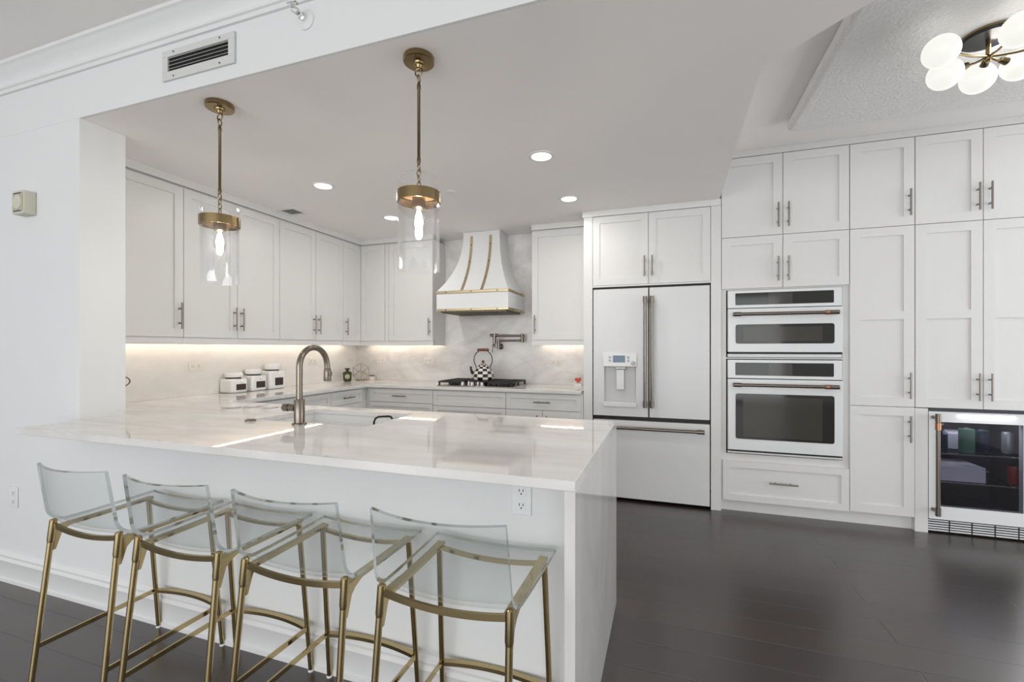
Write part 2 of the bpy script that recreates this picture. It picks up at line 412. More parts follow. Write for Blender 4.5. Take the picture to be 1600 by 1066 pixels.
# ------------------------------------------------------------------ cabinet helpers
def F_back(y):  return lambda u, w, v: (u, y - w, v)        # faces the camera (-y): u = x, w = outwards, v = z
def F_left(x):  return lambda u, w, v: (x + w, u, v)        # on the left wall, faces +x: u = y
def shaker(u0, u1, v0, v1, f, parent, name='door', st=.058, th=.02, mid=None, m_='cab'):
    m = MB(f)
    m.box(u0, u0 + st, 0, th, v0, v1); m.box(u1 - st, u1, 0, th, v0, v1)
    m.box(u0 + st, u1 - st, 0, th, v0, v0 + st); m.box(u0 + st, u1 - st, 0, th, v1 - st, v1)
    segs = [(v0 + st, v1 - st)]
    if mid: m.box(u0 + st, u1 - st, 0, th, mid[0], mid[1])
    m.box(u0 + st, u1 - st, 0, th - .010, v0 + st, v1 - st)
    return m.build(name, M[m_], parent)
def pull(u, v, f, parent, L=.18, sp=.10, vert=True, r=.0058, w0=.02, off=.032, mt='nickel'):
    m = MB(f)
    if vert:
        m.cyl((u, w0 + off, v - L/2), (u, w0 + off, v + L/2), r, seg=12)
        for s in (-1, 1): m.cyl((u, w0, v + s*sp/2), (u, w0 + off, v + s*sp/2), .0062, .0055, seg=10)
    else:
        m.cyl((u - L/2, w0 + off, v), (u + L/2, w0 + off, v), r, seg=12)
        for s in (-1, 1): m.cyl((u + s*sp/2, w0, v), (u + s*sp/2, w0 + off, v), .0062, .0055, seg=10)
    return m.build('handle', M[mt], parent)
G = .0022   # half gap between doors

# ------------------------------------------------------------------ upper cabinets, left wall
fl = F_left(xU - .02)
GU = 'white upper cabinets'
def upper_left(y0, y1, doors, label):
    t = thing('upper_cabinet', label, 'cabinet', (xL + .02, (y0 + y1) / 2, 1.30), GU)
    MB().box(xL + .013, xU - .021, y0 + .0005, y1 - .0005, 1.345, zUt + .012).build('body', M['cab'], t)
    MB().box(xU - .045, xU - .008, y0 + .0005, y1 - .0005, 1.308, zUb - .002).build('light_rail', M['cab'], t)
    for (a, b, h) in doors:
        d = shaker(a + G, b - G, zUb, zUt, fl, t)
        pull(h, 1.503, fl, d)
    return t
upper_left(1.70, 2.244, [(1.70, 2.244, 2.212)], 'white single-door shaker wall cabinet nearest the bar opening')
upper_left(2.244, 3.070, [(2.244, 2.661, 2.630), (2.661, 3.070, 2.692)], 'white two-door shaker wall cabinet behind the left pendant')
upper_left(3.070, 3.885, [(3.070, 3.499, 3.468), (3.499, 3.885, 3.530)], 'white two-door shaker wall cabinet beneath the small ceiling vent')
# corner cabinet with a bifold door
fb = F_back(yU + .02)
t = thing('upper_cabinet', 'white corner wall cabinet with folding door where left and back runs meet', 'cabinet', (xL + .1, yR - .1, 1.30), GU)
MB().prism([(xL + .013, 3.886), (xU - .021, 3.886), (xU - .021, yU + .021), (-2.822, yU + .021), (-2.822, yR - .0135), (xL + .013, yR - .0135)], 1.345, zUt + .012).build('body', M['cab'], t)
MB().box(xU - .045, xU - .008, 3.886, yU + .04, 1.308, zUb - .002).box(xU - .0079, -2.822, yU + .008, yU + .045, 1.308, zUb - .002).build('light_rail', M['cab'], t)
d = shaker(3.885 + G, yU - .001, zUb, zUt, fl, t); pull(3.925, 1.503, fl, d)
d = shaker(xU + .002, -2.872, zUb, zUt, fb, t)
MB().box(-2.868, -2.824, yU + .004, yU + .0205, zUb, zUt).build('filler', M['cab'], t)
t = thing('upper_cabinet', 'white shaker wall cabinet directly left of the range hood', 'cabinet', (-2.55, yR - .1, 1.30), GU)
MB().box(-2.8215, -2.291, yU + .021, yR - .0135, 1.345, zUt + .012).box(-2.309, -2.291, yU + .046, yR - .0135, 1.308, 1.345).build('body', M['cab'], t)
MB().box(-2.8215, -2.291, yU + .008, yU + .045, 1.308, zUb - .002).build('light_rail', M['cab'], t)
d = shaker(-2.820 + G, -2.293, zUb, zUt, fb, t); pull(-2.325, 1.503, fb, d)
t = thing('upper_cabinet', 'white shaker wall cabinet between range hood and refrigerator', 'cabinet', (-.95, yR - .1, 1.30), GU)
MB().box(-1.222, -.6785, yU + .021, yR - .0135, 1.345, zUt + .012).box(-1.222, -1.204, yU + .046, yR - .0135, 1.308, 1.345).build('body', M['cab'], t)
MB().box(-1.222, -.6785, yU + .008, yU + .045, 1.308, zUb - .002).build('light_rail', M['cab'], t)
d = shaker(-1.220, -.683, zUb, zUt, fb, t); pull(-1.188, 1.503, fb, d)
# crown strips up to the ceiling
crown = [(.0, zUt + .0125), (.012, zUt + .0125), (.014, zUt + .025), (.020, zUt + .040), (.026, zC), (-.03, zC), (-.03, zUt + .0125)]
def crown_strip(name, path_pts):
    m = MB(); m.rings([[fn(p, z) for p, z in crown] for fn in path_pts]); return struct(m.build(name, M['cab']))
crown_strip('trim_2', [lambda p, z: (xU + p, yJ + .001, z), lambda p, z: (xU + p, yU - p, z), lambda p, z: (-2.291, yU - p, z)])
crown_strip('trim_3', [lambda p, z: (-1.222, yU - p, z), lambda p, z: (-.6785, yU - p, z)])

# LED strips under the wall cabinets
def led(label, x0, x1, y0, y1):
    t = thing('light_strip', label, 'light', ((x0+x1)/2, (y0+y1)/2, 1.326))
    MB().box(x0, x1, y0, y1, 1.330, 1.3445).build('housing', M['ledhousing'], t)
    MB().box(x0 + .003, x1 - .003, y0 + .003, y1 - .003, 1.3265, 1.330).build('diffuser', M['led'], t)
led('long warm light strip under the left wall cabinets', xL + .072, xL + .084, yJ + .05, 4.20)
led('warm light strip under wall cabinets left of range hood', -3.25, -2.32, yR - .076, yR - .064)
led('short warm light strip under wall cabinet beside refrigerator', -1.19, -.71, yR - .076, yR - .064)

# ------------------------------------------------------------------ base cabinets
def base_unit(label, f, u0, u1, bodybox, drawers, doors, loc):
    t = thing('base_cabinet', label, 'cabinet', loc, 'white base cabinets')
    MB().box(*bodybox).build('body', M['cab'], t)
    for a, b, v0, v1, h in drawers:
        d = shaker(a + G, b - G, v0, v1, f, t, 'drawer', st=.040)
        if h is not None: pull(h, (v0 + v1)/2, f, d, vert=False, L=.15, sp=.085)
    for a, b, v0, v1, h in doors:
        d = shaker(a + G, b - G, v0, v1, f, t)
        if h is not None: pull(h, v1 - .13, f, d)
    return t
fdl = F_left(-2.90); fdb = F_back(yc + .045)
zb0, zb1 = .10, CT - .031
base_unit('white base cabinet with drawer on left run, hidden partly by faucet', fdl, 2.35, 3.352, (xL + .013, -2.901, 2.335, 3.3515, zb0, zb1), [(2.36, 3.352, .735, .872, 2.856)], [(2.36, 2.856, .11, .73, 2.81), (2.856, 3.352, .11, .73, 2.90)], (-3.1, 2.85, .1))
base_unit('white base cabinet with one drawer in left run next to inner corner', fdl, 3.352, 3.80, (xL + .013, -2.901, 3.352, yc + .046, zb0, zb1), [(3.352, 3.80, .745, .872, 3.575)], [(3.352, 3.80, .11, .74, 3.40)], (-3.1, 3.6, .1))
base_unit('white base drawer cabinet on back wall left of the cooktop', fdb, -2.845, -2.125, (xL + .013, -2.1255, yc + .047, yR - .013, zb0, zb1), [(-2.85, -2.125, .745, .872, -2.487), (-2.85, -2.125, .43, .74, -2.487), (-2.85, -2.125, .11, .425, -2.487)], [], (-2.5, 4.1, .1))
base_unit('white base drawer cabinet directly below the gas cooktop', fdb, -2.125, -1.381, (-2.125, -1.3815, yc + .046, yR - .013, zb0, zb1), [(-2.125, -1.381, .732, .872, None), (-2.125, -1.381, .43, .727, None), (-2.125, -1.381, .11, .425, None)], [], (-1.75, 4.1, .1))
base_unit('white base cabinet with drawer over two doors next to refrigerator', fdb, -1.381, -.693, (-1.381, -.680, yc + .046, yR - .013, zb0, zb1), [(-1.381, -.693, .732, .872, -1.037)], [(-1.381, -1.037, .11, .727, -1.08), (-1.037, -.693, .11, .727, -.995)], (-1.03, 4.1, .1))
struct(MB().box(xL + .013, -2.96, 2.335, yc + .1, 0, .0995).box(xL + .013, -.69, yc + .10, yR - .013, 0, .0995).build('baseboard_kitchen', M['cab']))
fp = lambda u, w, v: (u, 2.285 + w, v)
sb = thing('sink_cabinet', 'white base cabinet carrying the sink on kitchen side of peninsula', 'cabinet', (-1.6, 2.2, 0))
MB().box(-2.84, xE - .033, 2.262, 2.284, .1, CT - .031).box(-2.84, xE - .033, yW + .101, 2.26, .1, .12).box(-2.84, -2.82, yW + .21, 2.26, .121, CT - .031).build('body', M['cab'], sb)
for a, b in ((-2.83, -2.02), (-2.02, -1.65), (-1.65, -1.28), (-1.28, -.28)):
    shaker(a + G, b - G, .11, CT - .04, fp, sb)

# ------------------------------------------------------------------ sink, faucet
sk = thing('sink', 'white undermount sink sunk into the marble peninsula', 'sink', (-1.665, 2.0, .66))
m = MB()
o0, o1, p0, p1, zt, zb = SX0 - .006, SX1 + .006, SY0 - .006, SY1 + .006, CT - .031, .68
w = .016
m.box(o0 - w, o0, p0 - w, p1 + w, zb, zt).box(o1, o1 + w, p0 - w, p1 + w, zb, zt).box(o0, o1, p0 - w, p0, zb, zt).box(o0, o1, p1, p1 + w, zb, zt).box(o0, o1, p0, p1, zb - .012, zb)
m.box(o0, o1, p1 - .012, p1, zt - .075, zt - .045)
m.build('basin', M['sink'], sk)
MB().lathe([(.0, 0), (.045, 0), (.045, .004), (.036, .006), (.03, .002), (.0, .002)], (-1.665, 2.0, zb + .0005), 20).build('drain', M['steel'], sk)
ra = thing('sink_rack', 'black wire rack handle poking up inside right end of sink', 'rack', (-1.47, 2.10, .68))
m = MB(); m.tube([(-1.485, 2.06, .682), (-1.485, 2.06, .885), (-1.48, 2.065, .902), (-1.468, 2.075, .911), (-1.428, 2.11, .911), (-1.418, 2.119, .907), (-1.414, 2.123, .895)], .0055, 10)
m.build('handle', M['black'], ra)
m = MB()
for k in range(5): m.cyl((-1.51 + .025*k, 1.86, .686), (-1.51 + .025*k, 2.17, .686), .003, seg=8)
m.cyl((-1.52, 1.87, .692), (-1.39, 1.87, .692), .003, seg=8).cyl((-1.52, 2.16, .692), (-1.39, 2.16, .692), .003, seg=8)
m.build('grid', M['black'], ra)

fa = thing('faucet', 'tall brushed steel gooseneck kitchen faucet beside the peninsula sink', 'faucet', (-1.675, 1.735, CT))
fx_, fy_ = -1.675, 1.735
MB().lathe([(0, 0), (.034, 0), (.034, .004), (.031, .007), (.0245, .008), (.0245, .118), (.0225, .121), (0, .121)], (fx_, fy_, CT + .0006), 24).build('base', M['faucet'], fa)
zt0 = 1.19; R = .094
pts = [(fx_, fy_, CT + .121), (fx_, fy_, zt0)]
for k in range(1, 17):
    a = math.pi * k / 16 * .97
    pts.append((fx_, fy_ + R - R*math.cos(a), zt0 + R*math.sin(a)))
pts.append((fx_ + .001, fy_ + 2*R + .001, zt0 - .012))
MB().tube(pts, .0145, 16).build('spout', M['faucet'], fa)
MB().lathe([(0, 0), (.0145, 0), (.0175, -.008), (.0185, -.03), (.019, -.062), (.0175, -.068), (.012, -.069), (0, -.069)], (fx_ + .001, fy_ + 2*R + .002, zt0 - .0125), 18).build('spray_head', M['faucet'], fa)
MB().box(fx_ + .018, fx_ + .0235, fy_ + 2*R - .008, fy_ + 2*R + .012, zt0 - .055, zt0 - .03).build('spray_button', M['nickel'], fa, bevel=.002)
m = MB(); m.lathe([(0, -.022), (.0175, -.022), (.0175, -.055), (.015, -.057), (.015, -.062), (.019, -.064), (.0195, -.092), (.017, -.096), (0, -.096)], (fx_, fy_, CT + .078), 20, 'x'); m.build('handle', M['faucet'], fa)
ab = thing('air_switch', 'small round steel air switch button left of faucet', 'button', (-1.985, 1.735, CT))
MB().lathe([(0, 0), (.026, 0), (.026, .005), (.019, .008), (.018, .011), (0, .011)], (-1.985, 1.735, CT + .0005), 20).build('button', M['bronze'], ab)

# ------------------------------------------------------------------ range hood
hd = thing('range_hood', 'white flared range hood with brass straps and rivets over cooktop', 'range hood', (-1.757, yR - .02, 1.63))
hc = -1.757; hyb = yR - .0125
def hood_ring(z, hw, yf): return [(hc - hw, hyb, z), (hc - hw, yf, z), (hc + hw, yf, z), (hc + hw, hyb, z)]
m = MB(); rs = []; prof = []
for k in range(15):
    t_ = k / 14
    fl_ = (1 - t_) ** 2.3
    z = 1.835 + (zC - .002 - 1.835) * t_
    hw = .196 + (.368 - .196) * fl_; yf = 4.195 - (4.195 - 3.955) * fl_
    prof.append((z, hw, yf)); rs.append(hood_ring(z, hw, yf))
m.rings(rs); m.build('canopy', M['applwhite'], hd)
MB().box(hc - .371, hc + .371, 3.952, hyb, 1.660, 1.808).build('band', M['applwhite'], hd, bevel=.002)
for nm, z0, z1, e in (('upper_brass_trim', 1.8085, 1.8325, .376), ('lower_brass_trim', 1.638, 1.6595, .376)):
    MB().box(hc - e, hc + e, 3.945, hyb, z0, z1).build(nm, M['satinbrass'], hd, bevel=.0015)
for s in (-1, 1):
    m = MB(); x = hc + s*.103
    m.rings([[(x - .013, yf - .001, z), (x - .013, yf - .006, z), (x + .013, yf - .006, z), (x + .013, yf - .001, z)] for z, hw, yf in prof[:-1]])
    st = m.build('brass_strap', M['satinbrass'], hd)
    for k in (3, 7, 11):
        z, hw, yf = prof[k]
        MB().ball((x, yf - .0065, z), .0065, 1, .6, 1, 10, 6).build('rivet', M['brassdk'], st)
for z in (1.8205, 1.649):
    for x in (-.265, 0, .265): MB().ball((hc + x, 3.9445, z), .0065, 1, .6, 1, 10, 6).build('rivet', M['brassdk'], hd)
    for y in (4.08, 4.34): MB().ball((hc + .3765, y, z), .0065, .6, 1, 1, 10, 6).build('rivet', M['brassdk'], hd)
m = MB(); m.box(hc - .34, hc + .34, 3.98, 4.42, 1.628, 1.6375); m.build('filter_tray', M['steeldk'], hd)
m = MB()
for k in range(26): m.box(hc - .325 + .026*k, hc - .311 + .026*k, 3.985, 4.41, 1.622, 1.628)
m.build('filter_baffles', M['brassdk'], hd)

# pot filler, folded against the wall
pf = thing('pot_filler', 'folded bronze pot filler tap on backsplash above the kettle', 'tap', (-1.60, yR - .013, 1.29))
px_ = -1.640; sx_ = -1.668
MB().lathe([(0, 0), (.030, 0), (.028, -.008), (.02, -.012), (.017, -.050), (0, -.050)], (px_, yR - .0125, 1.295), 20, 'y').build('wall_flange', M['bronze'], pf)
m = MB(); m.cyl((px_, yR - .075, 1.275), (px_, yR - .075, 1.372), .017, seg=16); m.build('inner_joint', M['bronze'], pf)
MB().cyl((px_, yR - .075, 1.357), (-1.385, yR - .075, 1.357), .011, seg=14).build('lower_arm', M['bronze'], pf)
MB().cyl((-1.385, yR - .075, 1.338), (-1.385, yR - .075, 1.425), .0165, seg=16).build('outer_joint', M['bronze'], pf)
MB().cyl((-1.385, yR - .075, 1.406), (sx_, yR - .125, 1.406), .011, seg=14).build('upper_arm', M['bronze'], pf)
m = MB(); m.cyl((sx_, yR - .125, 1.428), (sx_, yR - .125, 1.325), .0185, seg=16); m.cyl((sx_, yR - .125, 1.325), (sx_, yR - .125, 1.285), .0115, seg=14); m.cyl((sx_ + .035, yR - .119, 1.412), (sx_ - .045, yR - .132, 1.412), .0145); m.build('spout', M['bronze'], pf)
m = MB(); m.cyl((sx_, yR - .143, 1.315), (sx_, yR - .165, 1.31), .008); m.cyl((sx_ - .004, yR - .160, 1.31), (sx_ - .008, yR - .160, 1.235), .0045); m.build('lever', M['bronze'], pf)

# ------------------------------------------------------------------ cooktop
ck = thing('cooktop', 'gas cooktop with black cast iron grates and steel knobs', 'cooktop', (-1.72, 4.14, CT))
MB().box(-2.105, -1.335, 3.915, 4.39, CT + .0006, CT + .008).build('steel_tray', M['steel'], ck, bevel=.003)
for gx0, gx1 in ((-2.095, -1.855), (-1.85, -1.59), (-1.585, -1.345)):
    m = MB(); zg = CT + .047
    y0, y1 = (3.925, 4.38) if gx0 != -1.85 else (4.04, 4.38)
    for x in (gx0 + .007, gx1 - .007): m.box(x - .007, x + .007, y0, y1, zg - .013, zg)
    for y in (y0 + .007, y1 - .007): m.box(gx0, gx1, y - .007, y + .007, zg - .013, zg)
    for x in (gx0 + .009, gx1 - .009):
        for y in (y0 + .009, (y0 + y1)/2, y1 - .009): m.cyl((x, y, CT + .0085), (x, y, zg - .006), .011, .008, 10)
    nb = 9
    for k in range(1, nb):
        y = y0 + (y1 - y0) * k / nb; m.box(gx0 + (.0 if k % 2 else .0), gx1, y - .004, y + .004, zg - .011, zg + .004)
    m.box((gx0 + gx1)/2 - .005, (gx0 + gx1)/2 + .005, y0, y1, zg - .010, zg + .004)
    m.build('grate', M['iron'], ck, bevel=.002)
for bx, by in ((-1.975, 4.03), (-1.975, 4.27), (-1.72, 4.2), (-1.465, 4.03), (-1.465, 4.27)):
    MB().lathe([(0, 0), (.045, 0), (.045, .008), (.03, .012), (.03, .018), (0, .02)], (bx, by, CT + .0085), 18).build('burner', M['iron'], ck)
for kx, ky in ((-1.845, 3.945), (-1.795, 3.985), (-1.745, 3.945), (-1.70, 3.985), (-1.645, 3.945)):
    MB().lathe([(0, 0), (.025, 0), (.025, .006), (.021, .010), (.019, .034), (.014, .038), (0, .038)], (kx, ky, CT + .0085), 18).build('knob', M['steel'], ck)

# checkered kettle
kx, ky, kz = -1.722, 4.16, CT + .0515
kt = thing('kettle', 'black and white checkered enamel kettle with wooden handle on cooktop', 'kettle', (kx, ky, kz))
prof = [(.080, 0), (.100, .006), (.106, .030), (.101, .060), (.090, .088), (.076, .112), (.060, .131), (.044, .146), (.030, .156), (.022, .160)]
m = MB(); seg = 36
R_ = [[m._v((kx + r*math.cos(2*math.pi*k/seg), ky + r*math.sin(2*math.pi*k/seg), kz + h)) for k in range(seg)] for r, h in prof]
rowid = [0, 0, 1, 2, 3, 4, 5, 6, 7]
for i in range(len(prof) - 1):
    for k in range(seg):
        m.mi = (rowid[i] + (k + 1) // 3) % 2
        m.face([R_[i][k], R_[i][(k+1)%seg], R_[i+1][(k+1)%seg], R_[i+1][k]])
m.mi = 0; m.face(R_[0][::-1]); m.face(R_[-1])
m.build('body', [M['enam_w'], M['enam_k']], kt)
MB().ball((kx, ky, kz + .178), .015, 1, 1, 1.15, 14, 8).build('lid_knob', M['woodred'], kt)
m = MB(); pts = []
for k in range(25):
    a = -.62 + (math.pi + 1.24) * k / 24
    pts.append((kx + .098*math.cos(a), ky, kz + .198 + .098*math.sin(a)*1.0))
pts = [(kx + .070, ky, kz + .115)] + pts + [(kx - .070, ky, kz + .115)]
m.tube(pts, .0045, 10); m.build('handle', M['canopydark'], kt)
MB().lathe([(0, -.06), (.011, -.06), (.014, -.05), (.0145, 0), (.014, .05), (.011, .06), (0, .06)], (kx, ky, kz + .297), 14, 'x').build('grip', M['woodred'], kt)
m = MB(); m.mi = 0
m.tube([(kx - .085, ky - .01, kz + .050), (kx - .112, ky - .014, kz + .072), (kx - .124, ky - .016, kz + .10), (kx - .127, ky - .016, kz + .132)], [.021, .016, .012, .010], 12)
sp = m.build('spout', M['enam_k'], kt)
MB().tube([(kx - .126, ky - .016, kz + .13), (kx - .128, ky - .016, kz + .152), (kx - .135, ky - .016, kz + .168), (kx - .147, ky - .016, kz + .172), (kx - .152, ky - .016, kz + .162)], .0045, 8).build('spout_tip', M['enam_w'], kt)

# ------------------------------------------------------------------ things on the counters
def canister(y0, y1, h, label, x1=-3.305):
    wdt = min(y1 - y0, .138); cx, cy = x1 - wdt/2, (y0 + y1)/2
    t = thing('canister', label, 'canister', (cx, cy, CT), 'white square canisters')
    z0 = CT + .0006; hb = h * .70
    MB().box(x1 - wdt, x1, y0, y1, z0, z0 + hb).build('body', M['cer_w'], t, bevel=wdt*.13, seg=4)
    r = wdt*.455
    MB().lathe([(0, 0), (r*.93, 0), (r*.93, .008), (r*.88, .011), (0, .011)], (cx, cy, z0 + hb), 28).build('seal', M['black'], t)
    MB().lathe([(0, 0), (r, 0), (r*1.04, .004), (r*1.04, h*.16), (r*1.0, h*.2), (r*.9, h*.215), (0, h*.22)], (cx, cy, z0 + hb + .0112), 28).build('lid', M['cer_w'], t)
    m = MB(); yy = cy + wdt*.10; xx = x1 + .003
    m.tube([(cx + r*.9, yy, z0 + hb + .03), (xx - .008, yy, z0 + hb + .022), (xx, yy, z0 + hb), (xx, yy, z0 + hb - .028)], .0035, 8)
    m.ball((xx, yy, z0 + hb - .030), .007, .7, 1, 1, 10, 6)
    m.build('clamp', M['chrome'], t)
    MB().box(x1 + .0003, x1 + .002, cy - wdt*.30 + .008, cy + wdt*.36 + .006, z0 + hb*.20, z0 + hb*.62).build('label', M['chalk'], t)
canister(2.715, 2.865, .165, 'shortest white square canister with dark label, nearest on left counter')
canister(2.905, 3.055, .188, 'middle white square canister with dark label in the row of three')
canister(3.085, 3.265, .232, 'tallest white square canister with dark label, farthest from the bar')

bt = thing('bottle', 'dark olive square bottle with flared stopper beside wire ornament', 'bottle', (-3.33, 4.14, CT))
bx, by, bz = -3.33, 4.14, CT + .0006
def rrect(cx, cy, w, d, z): return [(cx - w, cy - d, z), (cx + w, cy - d, z), (cx + w, cy + d, z), (cx - w, cy + d, z)]
rot = lambda x, y, z: (bx + (x*.78 - y*.62), by + (x*.62 + y*.78), z)
m = MB(rot); m.rings([rrect(0, 0, a, b, bz + h) for a, b, h in ((.034, .028, 0), (.042, .034, .012), (.046, .036, .085), (.047, .037, .096), (.028, .026, .108), (.016, .016, .112))]); m.build('body', M['greenglass'], bt, bevel=.003)
m = MB(rot); m.rings([rrect(0, 0, a, a, bz + h) for a, h in ((.012, .1125), (.013, .118), (.028, .138), (.028, .145))]); m.build('stopper', M['darkbrown'], bt)
m = MB(lambda x, y, z: rot(x, -.0375 - y, z)); m.lathe([(0, 0), (.026, 0), (.026, .002), (.022, .0035), (0, .0035)], (0, 0, bz + .052), 22, 'y'); m.build('seal', M['palegreen'], bt)

# geometric wire ornament: a cube standing on a flattened corner
wc = Vector((-3.285, 4.315, CT + .096)); rr = .098
wr = thing('wire_ornament', 'brass wire geometric polyhedron ornament in the counter corner', 'ornament', (wc.x, wc.y, CT))
vs = []
axis_v = Vector((.5, -.866, 0)); side_v = Vector((.866, .5, 0)); up_v = Vector((0, 0, 1))
hexa = [wc + side_v * rr * math.sin(a) + up_v * rr * math.cos(a) for a in [math.pi/3*k for k in range(6)]]
fr_ = wc + axis_v * .05 + up_v * .02; bk = wc - axis_v * .05 - up_v * .02
m = MB()
for k in range(6):
    if k != 2 and k != 3 : m.cyl(hexa[k], hexa[(k+1) % 6], .0028, seg=8)
for k in (0, 2, 4): m.cyl(hexa[k], fr_, .0028, seg=8)
for k in (1, 3, 5): m.cyl(hexa[k], bk, .0028, seg=8)
m.cyl(hexa[2], hexa[3] , .0028, seg=8); m.cyl(hexa[3], hexa[4], .0028, seg=8)
m.build('frame', M['wirebrass'], wr)
MB().lathe([(0, 0), (.062, 0), (.062, .004), (0, .004)], (wc.x, wc.y, CT + .0006), 24).build('base_ring', M['wirebrass'], wr)

pt = thing('pot', 'small cream pot with dark berries right of wire ornament', 'pot', (-3.19, 4.39, CT))
MB().lathe([(0, 0), (.034, 0), (.038, .02), (.036, .04), (.030, .042), (0, .040)], (-3.19, 4.39, CT + .0006), 20).build('body', M['cream'], pt)
for dx, dy in ((-.02, -.008), (-.006, -.016), (.012, -.012), (.024, -.004), (0, .01)):
    MB().ball((-3.19 + dx, 4.39 + dy, CT + .049), .0085, 1, 1, .9, 10, 6).build('berry', M['berry'], pt)

ht = thing('heart_ornament', 'small red heart on pale base beside the refrigerator', 'ornament', (-.80, 4.30, CT))
m = MB(); pts = []
for k in range(36):
    a = 2*math.pi*k/36
    pts.append((.0019*16*math.sin(a)**3, .0019*(13*math.cos(a) - 5*math.cos(2*a) - 2*math.cos(3*a) - math.cos(4*a))))
hz = CT + .060
m.rings([[(-.80 + p*s, 4.30 + w, hz + q*s) for p, q in pts] for w, s in ((-.012, .7), (-.007, 1), (.007, 1), (.012, .7))]); m.build('heart', M['red'], ht)
MB().box(-.835, -.765, 4.285, 4.315, CT + .0006, CT + .018).cyl((-.80, 4.30, CT + .018), (-.80, 4.30, CT + .042), .004).build('base', M['cer_w'], ht, bevel=.003)

hk = thing('wire_stand', 'thin dark curved wire stand peeking out behind the jamb', 'stand', (-3.05, 1.80, CT))
m = MB(); pts = []
for k in range(17):
    a = -math.pi/2 + math.pi * k / 16
    pts.append((-3.085, 1.806 + .048*math.cos(a), CT + .166 + .030*math.sin(a)))
m.tube(pts, .0035, 8); m.build('hook', M['brassdk'], hk)
MB().cyl((-3.085, 1.757, CT + .0125), (-3.085, 1.757, CT + .25), .005).cyl((-3.085, 1.757, CT + .136), (-3.085, 1.808, CT + .136), .0035).cyl((-3.085, 1.757, CT + .196), (-3.085, 1.808, CT + .196), .0035).lathe([(0, 0), (.05, 0), (.05, .008), (.01, .012), (0, .012)], (-3.085, 1.757, CT + .0006), 20).build('pole', M['brassdk'], hk)

# ------------------------------------------------------------------ outlets
def outlet_mesh(f, cu, cv, horiz, parent, w=.07, h=.115):
    om = M['outletc'] if horiz else M['outlet']
    a, b = (h/2, w/2) if horiz else (w/2, h/2)
    MB(f).box(cu - a, cu + a, .0006, .006, cv - b, cv + b).build('plate', om, parent, bevel=.0025)
    for s in (-1, 1):
        du, dv = (s*.024, 0) if horiz else (0, s*.024)
        sk_ = MB(f).box(cu + du - .0165, cu + du + .0165, .006, .0075, cv + dv - .016, cv + dv + .016).build('socket', om, parent, bevel=.001)
        m = MB(f)
        for q in (-.0065, .0065):
            if horiz: m.box(cu + du - .003, cu + du + .006, .0075, .0081, cv + dv + q - .0013, cv + dv + q + .0013)
            else: m.box(cu + du + q - .0013, cu + du + q + .0013, .0075, .0081, cv + dv - .002, cv + dv + .007)
        m.lathe([(0, 0), (.0028, 0), (.0028, .0006), (0, .0006)], (cu + du - (.009 if horiz else 0), .0075, cv + dv - (0 if horiz else .009)), 10, 'y')
        m.build('slots', M['slot'], sk_)
fsl, fsb = F_left(xL + .012), F_back(yR - .012)
GO = 'white wall outlets'
for y, z, lb in ((2.523, 1.141, 'white outlet on left backsplash nearest the jamb, left of canisters'), (3.747, 1.148, 'white outlet on left backsplash behind the faucet spout'), (4.335, 1.142, 'white outlet on left backsplash by the inner corner')):
    t = thing('outlet', lb, 'outlet', (xL + .012, y, z), GO); outlet_mesh(fsl, y, z, True, t)
for x, z, lb in ((-3.105, 1.140, 'white outlet on back wall above the wire ornament'), (-2.489, 1.141, 'white outlet on back wall just left of cooktop'), (-1.048, 1.136, 'white outlet on back wall right of cooktop')):
    t = thing('outlet', lb, 'outlet', (x, yR - .012, z), GO); outlet_mesh(fsb, x, z, True, t)
fwf = F_back(yW)
t = thing('outlet', 'white outlet on peninsula front by the waterfall end', 'outlet', (-.466, yW, .77), GO); outlet_mesh(fwf, -.466, .772, False, t)
t = thing('outlet', 'white outlet low on the left wall beside the stools', 'outlet', (-3.38, yW, .464), GO); outlet_mesh(fwf, -3.382, .464, False, t)

# ------------------------------------------------------------------ wall things on the header
v = thing('wall_vent', 'large grey louvred air vent high on header left of sprinkler', 'vent', (-1.986, yW, 2.58))
vx0, vx1, vz0, vz1 = -2.209, -1.763, 2.514, 2.651
m = MB(fwf); b_ = .040
m.box(vx0, vx1, .0006, .010, vz0, vz0 + b_).box(vx0, vx1, .0006, .010, vz1 - b_*.75, vz1).box(vx0, vx0 + b_*.9, .0006, .010, vz0 + b_, vz1 - b_*.75).box(vx1 - b_*.9, vx1, .0006, .010, vz0 + b_, vz1 - b_*.75)
m.build('frame', M['ventwhite'], v, bevel=.0015)
MB(fwf).box(vx0 + .03, vx1 - .03, .0006, .0016, vz0 + .03, vz1 - .025).build('cavity', M['ventin'], v)
for k in range(4):
    z = vz0 + .0515 + .0165*k
    m = MB(fwf); m.rings([[(x, .0018, z + .0015), (x, .0026, z + .003), (x, .0095, z - .001), (x, .0088, z - .0025)] for x in (vx0 + .0365, vx1 - .0365)]); m.build('slat', M['ventgrey'], v)
for x in (vx0 + .075, vx1 - .085):
    for z in (vz0 + .014, vz1 - .012): MB(fwf).lathe([(0, .010), (.0045, .010), (.0035, .0125), (0, .013)], (x, 0, z), 10, 'y').build('screw', M['nickel'], v)
sp = thing('sprinkler', 'chrome fire sprinkler head on header right of wall vent', 'sprinkler', (-1.385, yW, 2.622))
MB(fwf).lathe([(.0, .0006), (.040, .0006), (.040, .004), (.030, .010), (.022, .012), (0, .012)], (-1.385, 0, 2.612), 24, 'y').build('escutcheon', M['trim'], sp)
m = MB(fwf); m.lathe([(0, .012), (.016, .012), (.016, .025), (.011, .028), (.011, .042), (0, .042)], (-1.385, 0, 2.615), 16, 'y')
